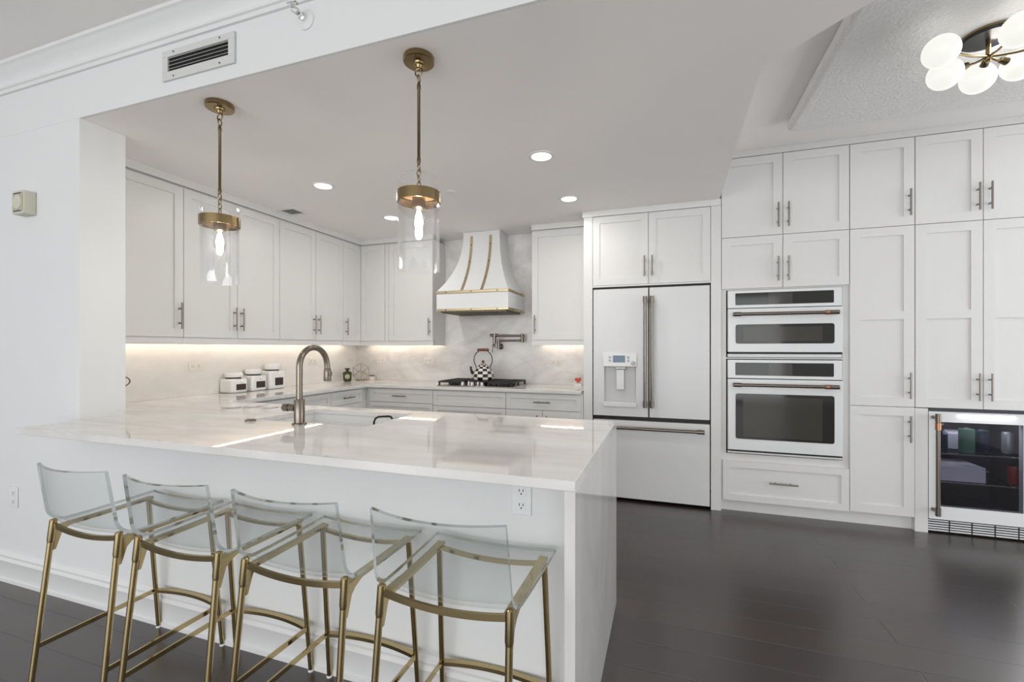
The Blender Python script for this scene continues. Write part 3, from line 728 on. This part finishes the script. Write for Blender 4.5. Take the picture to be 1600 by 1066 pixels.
m.tube([(-1.397, .04, 2.615), (-1.405, .055, 2.617), (-1.390, .072, 2.619), (-1.372, .055, 2.617), (-1.374, .04, 2.615)], .0035, 8)
m.build('head', M['chrome'], sp)
MB(fwf).box(-1.408, -1.362, .060, .080, 2.630, 2.634).build('deflector', M['chrome'], sp, bevel=.001)
th = thing('wall_alarm', 'aged beige square alarm sounder on the left wall', 'alarm', (-3.235, yW, 2.05))
MB(fwf).box(-3.286, -3.186, .0006, .052, 1.990, 2.112).build('body', M['beige'], th, bevel=.003)
MB(fwf).box(-3.281, -3.191, .052, .0545, 2.000, 2.102).build('face_plate', M['beigedk'], th, bevel=.001)
MB(fwf).lathe([(0, .0545), (.037, .0545), (.037, .057), (.030, .0585), (0, .059)], (-3.236, 0, 2.051), 24, 'y').build('grille', M['beige'], th)
for z in (2.0045, 2.0965): MB(fwf).box(-3.268, -3.205, .0545, .056, z - .0025, z + .0025).build('slot', M['slot'], th)

# ------------------------------------------------------------------ ceiling things
def downlight(x, y, label):
    t = thing('recessed_light', label, 'light', (x, y, zC), 'recessed ceiling lights')
    m = MB(); m.lathe([(.078, 0), (.078, -.004), (.062, -.007), (.058, -.003), (.058, 0)], (x, y, zC - .0004), 32, cap=False); m.build('trim_ring', M['trim'], t)
    MB().lathe([(0, 0), (.0575, 0), (.0575, -.002), (0, -.002)], (x, y, zC - .0006), 32).build('lens', M['lampwhite'], t)
    d = bpy.data.lights.new('downlight', 'AREA'); d.shape = 'DISK'; d.size = .11; d.energy = 4.0; d.color = (1, .955, .90)
    o = bpy.data.objects.new('lamp', d); COL.objects.link(o); o.parent = t; o.location = (0, 0, -.012)
downlight(-2.342, 2.65, 'round recessed ceiling light nearest the left wall cabinets, near side')
downlight(-2.338, 3.50, 'round recessed ceiling light behind the right pendant, far left')
downlight(-.722, 2.67, 'largest looking round recessed ceiling light, right of right pendant')
downlight(-.722, 3.50, 'round recessed ceiling light in front of refrigerator cabinet')
t = thing('ceiling_vent', 'small white ceiling vent above left wall cabinets', 'vent', (-3.035, 3.065, zC))
vx0, vx1, vy0, vy1 = -3.140, -2.935, 2.968, 3.160
m = MB(); e = .033
m.box(vx0, vx1, vy0, vy0 + e, zC - .006, zC - .0004).box(vx0, vx1, vy1 - e, vy1, zC - .006, zC - .0004).box(vx0, vx0 + e, vy0 + e, vy1 - e, zC - .006, zC - .0004).box(vx1 - e, vx1, vy0 + e, vy1 - e, zC - .006, zC - .0004)
m.build('frame', M['trim'], t)
MB().box(vx0 + e - .002, vx1 - e + .002, vy0 + e - .002, vy1 - e + .002, zC - .0014, zC - .0005).build('cavity', M['ventin'], t)
for k in range(5):
    x = vx0 + e + .012 + .026*k
    MB().box(x, x + .004, vy0 + e, vy1 - e, zC - .005, zC - .0016).build('slat', M['ventgrey'], t)
t = thing('smoke_detector', 'tiny round white sprinkler cover on kitchen ceiling behind pendant', 'detector', (-1.523, 3.057, zC))
MB().lathe([(0, -.008), (.026, -.008), (.032, -.004), (.032, -.0004), (0, -.0004)], (-1.523, 3.057, zC), 24).build('cover', M['trim'], t)

# ------------------------------------------------------------------ pendants
def pendant(label):
    x, y = 0, 0
    t = thing('pendant_light', label, 'pendant light', (0, 0, 0), 'brass and glass pendants')
    MB().lathe([(0, zC - .0005), (.060, zC - .0005), (.062, zC - .004), (.062, zC - .021), (.059, zC - .024), (.024, zC - .025), (.022, zC - .031), (.014, zC - .034), (.010, zC - .044), (0, zC - .045)], (0, 0, 0), 32).build('canopy', M['brass'], t)
    MB().tube([(.016*math.sin(a), 0, 2.392 + .016*math.cos(a)) for a in [2*math.pi*k/16 for k in range(16)]], .003, 8, loop=True).build('ring', M['brass'], t)
    MB().tube([(0, .009*math.sin(a), 2.365 + .016*math.cos(a)) for a in [2*math.pi*k/16 for k in range(16)]], .0028, 8, loop=True).build('link', M['brass'], t)
    MB().lathe([(0, 2.352), (.005, 2.352), (.0078, 2.340), (.0078, 2.326), (.0062, 2.322), (.0062, 2.048), (.0078, 2.044), (.0078, 2.030), (.005, 2.020), (0, 2.020)], (0, 0, 0), 14).build('rod', M['brassdk'], t)
    for k in range(4):
        zz = 2.010 - .024*k
        pts = [((.008*math.sin(a) if k % 2 else 0), (0 if k % 2 else .008*math.sin(a)), zz + .0155*math.cos(a)) for a in [2*math.pi*q/14 for q in range(14)]]
        MB().tube(pts, .0027, 8, loop=True).build('link', M['brass'], t)
    MB().lathe([(0, 1.928), (.009, 1.928), (.011, 1.920), (.011, 1.9105), (0, 1.9105)], (0, 0, 0), 14).build('stem', M['brass'], t)
    m = MB(); m.rings([[(r*math.cos(2*math.pi*k/48), r*math.sin(2*math.pi*k/48), z) for k in range(48)] for r, z in ((.0868, 1.866), (.0868, 1.908), (.0828, 1.908), (.0828, 1.866))], loop=True)
    m.lathe([(0, 1.9105), (.0755, 1.9105), (.0755, 1.8992), (0, 1.8990)], (0, 0, 0), 40)
    m.build('cap', M['brass'], t)
    MB().lathe([(0, 1.8988), (.0745, 1.8988), (.0745, 1.8972), (0, 1.8970)], (0, 0, 0), 40).build('cap_lit_face', M['lit_brass'], t)  # added thin disc, its warm colour stands for bulb light on the cap
    MB().lathe([(0, 1.8968), (.026, 1.8968), (.026, 1.845), (.022, 1.842), (0, 1.842)], (0, 0, 0), 20).build('socket', M['brass'], t)
    MB().lathe([(0, 1.842), (.013, 1.841), (.015, 1.825), (.024, 1.805), (.030, 1.785), (.030, 1.772), (.024, 1.756), (.012, 1.745), (0, 1.742)], (0, 0, 0), 20).build('bulb', M['pglass'], t)
    MB().lathe([(0, 1.836), (.006, 1.835), (.009, 1.825), (.014, 1.805), (.016, 1.788), (.013, 1.768), (.006, 1.758), (0, 1.756)], (0, 0, 0), 16).build('filament', M['bulb'], t)
    m = MB()
    m.rings([[(r*math.cos(2*math.pi*k/48), r*math.sin(2*math.pi*k/48), z) for k in range(48)] for r, z in ((.0822, 1.592), (.0822, 1.966), (.0762, 1.966), (.0762, 1.592))], loop=True)
    m.build('glass_shade', M['pglass'], t)
    return t
p1 = pendant('left clear glass and brass pendant light over the bar')
p2 = copy_tree(p1); p2['label'] = 'right clear glass and brass pendant light over the bar, nearer camera'
p1.location = (-2.030, 1.605, 0); p2.location = (-.944, 1.605, 0)

# ------------------------------------------------------------------ flush ceiling light with opal globes
zP = 2.735
cl = thing('ceiling_light', 'brass flush ceiling light with six opal glass globes', 'ceiling light', (1.40, 2.70, zP))
fcx, fcy = 1.415, 2.705
MB().lathe([(0, -.0005), (.098, -.0005), (.098, -.012), (.092, -.020), (0, -.022)], (fcx, fcy, zP), 36).build('canopy', M['canopydark'], cl)
MB().lathe([(.0985, -.0008), (.104, -.0008), (.104, -.010), (.0985, -.010)], (fcx, fcy, zP), 36, cap=False).build('canopy_rim', M['brass'], cl)
MB().cyl((fcx, fcy, zP - .022), (fcx, fcy, zP - .125), .009, seg=14).ball((fcx, fcy, zP - .105), .015, 1, 1, 1.2, 12, 8).build('stem', M['brass'], cl)
ld_ = bpy.data.lights.new('opal_glow', 'POINT'); ld_.energy = 1.8; ld_.shadow_soft_size = .06; ld_.color = (1, .96, .88)
lo_ = bpy.data.objects.new('lamp', ld_); COL.objects.link(lo_); lo_.parent = cl; lo_.location = (fcx - 1.40 + .05, fcy - 2.70, -.055)
gl = [(1.155, 2.520, 2.600), (1.245, 2.685, 2.575), (1.425, 2.800, 2.585), (1.560, 2.765, 2.605), (1.405, 2.480, 2.615), (1.640, 2.600, 2.60)]
for k, (gx, gy, gz) in enumerate(gl):
    c = Vector((gx, gy, gz)); hub = Vector((fcx, fcy, zP - .10)); dr = (c - hub).normalized(); dh = Vector((dr.x, dr.y, 0)).normalized()
    rg = .068
    a = MB(); e_ = c - dr*(rg + .006)
    a.tube([hub, hub + (e_ - hub)*.5 + Vector((0, 0, -.006)), e_], .0055, 10); arm = a.build('arm', M['brass'], cl)
    q = MB(); q.cyl(c - dr*(rg + .028), c - dr*(rg - .004), .013, .017, 14); q.build('globe_holder', M['brassdk'], arm)
    MB().ball(c, rg, 1, 1, 1, 28, 16).build('globe', M['opal'], cl)

# ------------------------------------------------------------------ refrigerator and its surround
ft = F_back(yT + .02)
en = thing('refrigerator_cabinet', 'white tall surround with two-door cabinet above the refrigerator', 'cabinet', (-.13, yR - .1, 0))
m = MB()
m.box(-.677, -.602, yT, yT + .022, 0, 2.405); m.box(.334, .4075, yT, yT + .022, 0, 2.405)
m.box(-.677, -.655, yT + .022, yR - .0135, 0, 2.405); m.box(.3855, .4075, yT + .022, yR - .0135, 0, 2.405)
m.box(-.655, .3855, yT + .022, yR - .0135, 1.806, 2.405)
m.box(-.602, .334, yT + .0021, yT + .022, 1.799, 1.812)
m.build('body', M['cab'], en)
for a, b, h in ((-.600, -.1415, -.172), (-.1415, .3325, -.111)):
    d = shaker(a + G, b - G, 1.814, 2.402, ft, en); pull(h, 1.958, ft, d, L=.17)
crn = [(-.002, 2.4055), (.010, 2.4055), (.012, 2.414), (.013, 2.445), (.013, zC), (-.03, zC), (-.03, 2.4055)]
m = MB(); m.rings([[(-.687, yT - p, z) for p, z in crn], [(.405, yT - p, z) for p, z in crn]]); struct(m.build('trim_4', M['cab']))

rf = thing('refrigerator', 'white french-door refrigerator with water dispenser and bronze bar handles', 'refrigerator', (-.135, 4.15, 0))
X0, X1, XM = -.597, .328, -.138
yf = yT - .002
MB().box(X0 - .003, X1 + .003, yf + .045, yR - .02, .0205, 1.797).build('body', M['black'], rf)
# left door with recessed dispenser opening
dx0, dx1, dz0, dz1 = -.503, -.240, .824, 1.124
m = MB(); y0, y1 = yf, yf + .042
L0, L1, Z0, Z1 = X0 + .004, XM - .005, .708, 1.780
m.box(L0, dx0, y0, y1, Z0, Z1).box(dx1, L1, y0, y1, Z0, Z1).box(dx0, dx1, y0, y1, dz1, Z1).box(dx0, dx1, y0, y1, Z0, dz0)
ld = m.build('left_door', M['appl'], rf)
m = MB()
m.rings([[(dx0, y0 + .0015, dz0), (dx1, y0 + .0015, dz0), (dx1, y0 + .0015, dz1), (dx0, y0 + .0015, dz1)], [(dx0 + .012, y1 - .003, dz0 + .01), (dx1 - .012, y1 - .003, dz0 + .01), (dx1 - .012, y1 - .003, dz1 - .004), (dx0 + .012, y1 - .003, dz1 - .004)]], cap=False)
m.box(dx0 + .01, dx1 - .01, y1 - .0035, y1, dz0, dz1)
m.build('dispenser_recess', M['recess'], ld)
MB().box(-.510, -.233, yf - .014, yf - .0005, 1.124, 1.237).build('dispenser_panel', M['applwhite'], ld, bevel=.004)
MB().box(-.427, -.327, yf - .0155, yf - .0142, 1.160, 1.218).build('dispenser_screen', M['screen'], ld)
for bx_ in (-.452, -.301):
    for bz_ in (1.203, 1.175): MB().lathe([(0, 0), (.0115, 0), (.0115, -.0015), (.0085, -.0022), (0, -.0022)], (bx_, yf - .0142, bz_), 16, 'y').build('dispenser_button', M['ventgrey'], ld)
MB().lathe([(0, 0), (.018, 0), (.018, -.006), (.014, -.010), (0, -.010)], (-.262, yf - .0142, 1.155), 20, 'y').build('dispenser_dial', M['ventgrey'], ld)
MB().box(-.401, -.337, yf + .012, yf + .022, .930, 1.098).build('dispenser_paddle', M['applwhite'], ld, bevel=.003)
MB().box(-.413, -.325, yf + .010, yf + .037, 1.10, 1.1235).build('dispenser_nozzle', M['nickel'], ld, bevel=.003)
MB().box(-.510, -.233, yf - .016, yf + .030, .786, .823).build('dispenser_tray', M['applwhite'], ld, bevel=.004)
rd = MB().box(XM + .005, X1 - .003, yf, yf + .042, .708, 1.780).build('right_door', M['appl'], rf, bevel=.002)
fd = MB().box(X0 + .004, X1 - .003, yf, yf + .042, .022, .672).build('freezer_drawer', M['appl'], rf, bevel=.002)
def bar_handle(p0, p1, r, parent, wall_dir, off, collars=None):
    p0, p1 = Vector(p0), Vector(p1); dr = (p1 - p0).normalized(); wd = Vector(wall_dir)
    m = MB(); m.cyl(p0, p1, r, seg=18)
    m.cyl(p0, p0 + dr*.055, r*1.28, seg=18); m.cyl(p1 - dr*.055, p1, r*1.28, seg=18)
    for q in (p0 + dr*.028, p1 - dr*.028): m.cyl(q, q + wd*off, r*.95, seg=14)
    h = m.build('handle', M['bronze'], parent)
    for q0, q1 in (collars or []):
        c = MB(); c.cyl(p0 + dr*q0, p0 + dr*q1, r*1.33, seg=18); c.build('collar', M['copper'], h)
    return h
bar_handle((XM - .027, yf - .052, .792), (XM - .027, yf - .052, 1.705), .0135, ld, (0, 1, 0), .0525)
bar_handle((XM + .027, yf - .052, .792), (XM + .027, yf - .052, 1.705), .0135, rd, (0, 1, 0), .0525)
bar_handle((-.55, yf - .052, .617), (.283, yf - .052, .617), .0135, fd, (0, 1, 0), .0525)

# ------------------------------------------------------------------ tall cabinets on the right
zR1, zR2, zPs, zTd = 2.143, 1.742, .866, 2.760
GT = 'tall white cabinets'
ov = thing('oven_cabinet', 'tall white cabinet housing two built-in ovens with a drawer below', 'cabinet', (.83, yR - .1, 0), GT)
m = MB()
m.box(.4085, .446, yT + .0215, yR - .01, .09, zR2); m.box(1.222, 1.2595, yT + .0215, yR - .01, .09, zR2)
m.box(.446, 1.222, yT + .0215, yR - .01, .09, .455); m.box(.446, 1.222, yT + .0215, yR - .01, 1.733, zR2)
m.box(.446, 1.222, yT + .0215, yT + .06, 1.196, 1.207)
m.box(.446, 1.222, yT + .35, yR - .01, .455, 1.733)
m.box(.4085, 1.2595, yT + .0215, yR - .01, zR2, zTd + .002)
m.build('body', M['cab'], ov)
for a, b, v0, v1, h in ((.410, .834, zR1, zTd, .800), (.834, 1.2595, zR1, zTd, .868), (.410, .834, zR2, zR1, .800), (.834, 1.2595, zR2, zR1, .868)):
    d = shaker(a + G, b - G, v0 + G, v1 - G, ft, ov, st=.062)
    pull(h, 2.288 if v0 == zR1 else 1.881, ft, d, L=.185)
d = shaker(.420, 1.2585, .092, .400, ft, ov, 'drawer', st=.05)
pull(.834, .253, ft, d, vert=False, L=.19)
pa = thing('pantry_cabinet', 'tall narrow white pantry cabinet right of the ovens', 'cabinet', (1.45, yR - .1, 0), GT)
m = MB(); m.box(1.2605, 1.6445, yT + .0215, yR - .01, .09, zTd + .002)
m.prism([(1.645, yT + .001), (1.7185, yT + .001), (1.7185, yR - .01), (1.645, yR - .01)], 0, .862)
m.build('body', M['cab'], pa)
for v0, v1, hz_, md in ((zR1, zTd, 2.299, None), (zPs, zR1, 1.019, (1.484, 1.540)), (.095, zPs, .714, None)):
    d = shaker(1.2605 + G, 1.6445 - G, v0 + G, v1 - G, ft, pa, st=.062, mid=md)
    pull(1.610, hz_, ft, d, L=.185)
wp = thing('double_cabinet', 'tall white double-door cabinet above the beverage fridge', 'cabinet', (2.0, yR - .1, .866), GT)
MB().box(1.6455, 2.40, yT + .0215, yR - .01, zPs + .001, zTd + .002).build('body', M['cab'], wp)
for a, b, h in ((1.6455, 2.017, 1.985), (2.017, 2.40, 2.049)):
    for v0, v1, hz_, md in ((zR1, zTd, 2.299, None), (zPs, zR1, 1.019, (1.484, 1.540))):
        d = shaker(a + G, b - G, v0 + G, v1 - G, ft, wp, st=.062, mid=md); pull(h, hz_, ft, d, L=.185)
struct(MB().box(.4085, 2.40, yT - .002, yR - .01, zTd + .003, zTop - .0005).build('trim_5', M['cab']))
struct(MB().box(.4085, 1.6445, yT + .045, yT + .10, 0, .0895).build('baseboard_right', M['cab']))
struct(MB().box(2.3405, 2.40, yT + .002, yR - .01, 0, .865).build('trim_6', M['cab']))

def oven(name, label, cat, z0, z1, zs, zg0, zg1, zh, zb_):
    # z0..z1 whole front, zs split between control panel and door
    t = thing(name, label, cat, (.834, 4.1, z0))
    x0, x1 = .454, 1.212
    MB().box(x0 + .01, x1 - .01, yT + .022, yT + .34, z0 + .004, z1 - .004).build('body', M['black'], t)
    MB().box(x0, x1, yT - .004, yT + .0210, z0, zb_ - .014).build('bottom_trim', M['appl'], t, bevel=.002)
    MB().box(x0 + .01, x1 - .01, yT - .002, yT + .0215, zb_ - .0135, zb_ + .001).build('vent_gap', M['black'], t)
    cpn = MB().box(x0, x1, yT - .008, yT + .0210, zs + .003, z1).build('control_panel', M['applwhite'], t, bevel=.003)
    MB().rpanel(.508, 1.160, zs + .026, z1 - .022, yT - .0095, yT - .0082, .006).build('control_glass', M['blackglass'], cpn)
    MB().box(.735, .895, yT - .0105, yT - .0096, zs + .030, z1 - .026).build('display', M['panelscreen'], cpn)
    dr = MB().box(x0, x1, yT - .020, yT + .0210, zb_ + .001, zs - .003).build('door', M['applwhite'], t, bevel=.003)
    MB().rpanel(.508, 1.160, zg0, zg1, yT - .0225, yT - .0203, .016).build('window', M['blackglass'], dr)
    MB().box(.560, 1.085, yT - .0232, yT - .0226, zg0 + .018, zg1 - .022).build('window_inner', M['ovenin'], dr)
    bar_handle((.486, yT - .066, zh), (1.176, yT - .066, zh), .0125, dr, (0, 1, 0), .046, [(.062, .085), (.605, .632)][1:])
    return t
oven('microwave_oven', 'shallow white upper oven with wide slim window and bronze handle', 'oven', 1.210, 1.728, 1.588, 1.315, 1.463, 1.540, 1.249)
oven('wall_oven', 'large white lower wall oven with tall black window', 'oven', .464, 1.190, 1.044, .580, .930, .998, .491)

# ------------------------------------------------------------------ beverage fridge
wn = thing('beverage_fridge', 'white under-counter beverage fridge with dark glass door at right edge', 'fridge', (2.03, 4.15, 0))
bx0, bx1 = 1.722, 2.335
m = MB(); by0, by1 = yT + .045, yR - .03
m.box(bx0, bx0 + .02, by0, by1, .10, .86).box(bx1 - .02, bx1, by0, by1, .10, .86).box(bx0 + .02, bx1 - .02, by0, by1, .84, .86).box(bx0 + .02, bx1 - .02, by0, by1, .10, .12).box(bx0 + .02, bx1 - .02, by1 - .02, by1, .12, .84)
m.build('body', M['winein'], wn)
m = MB(); gy = yT - .002
gx0, gx1, gz0, gz1 = 1.785, 2.2225, .190, .772
m.box(bx0, gx0, gy, gy + .042, .100, .842).box(gx1, bx1, gy, gy + .042, .100, .842).box(gx0, gx1, gy, gy + .042, gz1, .842).box(gx0, gx1, gy, gy + .042, .100, gz0)
dd = m.build('door', M['applwhite'], wn)
MB().box(gx0 + .0005, gx1 - .0005, gy + .001, gy + .007, gz0 + .0005, gz1 - .0005).build('glass', M['wineglass'], dd)
bar_handle((1.745, gy - .062, .140), (1.745, gy - .062, .832), .0125, dd, (0, 1, 0), .0615, [(.585, .632)])
m = MB()
m.box(bx0, bx1, yT + .020, yT + .024, .006, .096); m.build('kick_plate', M['ventin'], wn)
for k in range(5):
    x0 = bx0 + .004 + .122*k
    m = MB()
    for q in range(5): m.box(x0, x0 + .1135, yT + .016, yT + .0199, .014 + .0165*q, .0225 + .0165*q)
    m.build('grille', M['applwhite'], wn)
for z in (.345, .545):
    m = MB(); m.box(bx0 + .021, bx1 - .021, by0 + .01, by0 + .018, z - .004, z + .004)
    for k in range(14): m.box(bx0 + .04 + .041*k, bx0 + .045 + .041*k, by0 + .018, by1 - .025, z - .002, z + .002)
    m.box(bx0 + .021, bx1 - .021, by1 - .035, by1 - .025, z - .004, z + .0035)
    m.build('shelf', M['chrome'], wn)
def can(x, y, z, r, h, m_, label, name='can', neck=False, cat=None):
    t = thing(name, label, cat or name, (x, y, z))
    pr = [(0, 0), (r*.9, 0), (r, .006), (r, h*.66), (r*.35, h*.80), (r*.33, h), (0, h)] if neck else [(0, 0), (r*.88, 0), (r, .008), (r, h - .012), (r*.86, h - .002), (0, h - .002)]
    MB().lathe(pr, (x, y, z), 20).build('body', M[m_], t)
    if neck: MB().lathe([(0, 0), (r*.36, 0), (r*.36, .012), (0, .012)], (x, y, z + h + .0003), 14).build('cap', M['chrome'], t)
    else: MB().lathe([(r*.5, 0), (r*.82, 0), (r*.82, .003), (r*.5, .002)], (x, y, z + h - .0018), 16, cap=False).build('rim', M['chrome'], t)
S1, S2 = .350, .550
can(1.99, 4.03, S2, .043, .17, 'cangreen', 'green can on the top shelf inside beverage fridge')
can(1.86, 4.05, S2, .033, .18, 'candark', 'dark bottle at left of top shelf in beverage fridge', 'bottle', True)
can(2.085, 4.05, S2, .037, .16, 'candark', 'dark blue can right of the green can in beverage fridge')
can(2.30 - .06, 4.08, S2 , .032, .15, 'cangrey', 'silver can on top shelf at right of beverage fridge')
can(2.25, 4.03, S1, .036, .12, 'canred', 'red can on the lower shelf of beverage fridge')
t = thing('carton', 'pale carton standing behind green can on top shelf of beverage fridge', 'carton', (1.98, 4.24, S2))
MB().box(1.84, 2.10, 4.14, 4.34, S2, S2 + .10).build('box', M['winebox'], t, bevel=.002)
MB().box(1.84, 2.10, 4.14, 4.34, S2 + .1005, S2 + .112).build('lid', M['winebox'], t, bevel=.002)
fl_d = bpy.data.lights.new('fridge_lamp', 'AREA'); fl_d.size = .3; fl_d.energy = 1.8; fl_d.color = (.93, .94, 1)
fl_o = bpy.data.objects.new('lamp', fl_d); COL.objects.link(fl_o); fl_o.parent = wn; fl_o.location = (0, -.12, .83)
t = thing('carton', 'pale lilac carton on the lower shelf of beverage fridge', 'carton', (1.92, 4.1, S1))
MB().box(1.80, 2.075, 3.99, 4.25, S1, S1 + .085).build('box', M['winebox'], t, bevel=.002)
MB().box(1.80, 2.075, 3.99, 4.25, S1 + .0855, S1 + .105).build('lid', M['winebox'], t, bevel=.002)

# ------------------------------------------------------------------ bar stools
def stool():
    # local: x across, y towards the bar, floor at z = 0
    t = thing('bar_stool', 'bar stool', 'bar stool', (0, 0, 0), 'clear acrylic bar stools with gold legs')
    # acrylic shell: one bent sheet, seat and low back in one piece
    path = [(.195, .632, .4290, .010), (.12, .630, .423, .012), (.03, .628, .416, .012), (-.06, .627, .409, .012), (-.120, .628, .404, .013)]
    cr = .062; cy_, cz_ = -.126, .628 + cr
    for k in range(1, 9):
        a = math.radians(84) * k / 8
        path.append((cy_ - cr*math.sin(a), cz_ - cr*math.cos(a), .402 - .010*k/8, .013 + .007*k/8))
    ly, lz = path[-1][0], path[-1][1]
    for k in range(1, 6): path.append((ly - .026*k/5, lz + (.858 - lz)*k/5, .392 - .010*k/5, .020 + .015*k/5))
    NX = 16; TH = .0115
    m = MB(); top, bot = [], []
    n = len(path)
    for i, (y, z, w, sag) in enumerate(path):
        a, b = path[max(i-1, 0)], path[min(i+1, n-1)]
        ty, tz = b[0]-a[0], b[1]-a[1]; L = math.hypot(ty, tz); ty /= L; tz /= L
        ny_, nz_ = -tz * -1, ty * -1      # outward (down / back) normal
        ny_, nz_ = tz * -1, ty
        if i == 0 or nz_ > 0 and False: pass
        rt, rb = [], []
        for k in range(NX + 1):
            u = -1 + 2*k/NX; s_ = sag*(1 - u*u)
            rt.append(m._v((u*w/2, y + ny_*s_, z + nz_*s_)))
            rb.append(m._v((u*w/2, y + ny_*(s_ + TH), z + nz_*(s_ + TH))))
        top.append(rt); bot.append(rb)
    for i in range(n - 1):
        for k in range(NX):
            m.face([top[i][k], top[i][k+1], top[i+1][k+1], top[i+1][k]])
            m.face([bot[i][k+1], bot[i][k], bot[i+1][k], bot[i+1][k+1]])
        m.mi = 1; m.face([top[i][0], top[i+1][0], bot[i+1][0], bot[i][0]]); m.face([top[i+1][NX], top[i][NX], bot[i][NX], bot[i+1][NX]]); m.mi = 0
    m.mi = 1
    for k in range(NX):
        m.face([top[0][k+1], top[0][k], bot[0][k], bot[0][k+1]]); m.face([top[-1][k], top[-1][k+1], bot[-1][k+1], bot[-1][k]])
    m.build('shell', [M['acrylic'], M['acrylic_edge']], t)
    # gold frame
    RT = {s: Vector((s*.186, -.178, .632)) for s in (-1, 1)}; FT = {s: Vector((s*.186, .155, .597)) for s in (-1, 1)}
    RB = {s: Vector((s*.196, -.243, 0)) for s in (-1, 1)}; FB = {s: Vector((s*.198, .205, 0)) for s in (-1, 1)}
    for s in (-1, 1):
        m = MB()
        q = RT[s] + (RB[s] - RT[s])*.115; q2 = RT[s] + (RB[s] - RT[s])*.13
        m.tube([RT[s] + Vector((0, 0, .003)), RT[s], q, q2], [.008, .0118, .0118, .0098], 14); m.cyl(q2, RB[s], .0098, .0092, 14)
        lg = m.build('leg', M['gold'], t)
        m = MB(); d_ = FB[s] - FT[s]
        m.tube([FT[s], FT[s] + d_*.1, FB[s]], [.0100, .0100, .0090], 14)
        m.build('leg', M['gold'], t)
        # side rail under the shell
        m = MB(); m.bar([(s*.176, -.168, .606), (s*.176, -.10, .606), (s*.178, .0, .6065), (s*.180, .10, .608), (s*.182, .165, .611)], .026, .011); m.build('side_rail', M['gold'], t)
        # curved gusset between rear leg and side rail
        m = MB(); pr_ = [(-.172, .611), (-.085, .611), (-.115, .601), (-.140, .590), (-.156, .575), (-.166, .545), (-.174, .520), (-.182, .520)]
        m.rings([[(s*.186 + e, y, z) for y, z in pr_] for e in (-.006, .006)]); m.build('gusset', M['gold'], t)
        # side stretcher
        k0 = RT[s] + (RB[s] - RT[s])*.718; k1 = FT[s] + (FB[s] - FT[s])*.703
        m = MB(); m.bar([k0, k1], .008, .017); m.build('stretcher', M['gold'], t)
    def bow(y, z, hw, dz, dy, n_=12): return [(hw*(-1 + 2*k/n_), y + dy*(1 - (-1 + 2*k/n_)**2), z + dz*(1 - (-1 + 2*k/n_)**2)) for k in range(n_ + 1)]
    MB().bar(bow(-.178, .612, .176, -.013, -.006), .010, .017).build('rear_rail', M['gold'], t)
    MB().bar(bow(.150, .600, .178, -.015, 0), .014, .012).build('front_rail', M['gold'], t)
    MB().bar(bow(.190, .178, .186, 0, .024), .020, .013).build('footrest', M['gold'], t)
    for s in (-1, 1):
        for b_ in (RB, FB): MB().lathe([(0, 0), (.011, 0), (.0115, .003), (.0095, .0085), (0, .0085)], (b_[s].x, b_[s].y, 0.0002), 14).build('foot_cap', M['acrylic'] if 0 else M['outlet'], t)
    return t
s0 = stool()
places = [(-2.010, 1.240, .0, 'clear acrylic bar stool with gold legs, leftmost, alone beyond countertop corner'),
          (-1.533, 1.238, .0, 'clear acrylic bar stool with gold legs, second from the left'),
          (-1.045, 1.236, .0, 'clear acrylic bar stool with gold legs, third from the left'),
          (-.553, 1.238, .0, 'clear acrylic bar stool with gold legs, nearest the waterfall end, under outlet')]
for k, (x, y, r, lb) in enumerate(places):
    o = s0 if k == 0 else copy_tree(s0)
    o.location = (x, y, 0); o.rotation_euler = (0, 0, r); o['label'] = lb
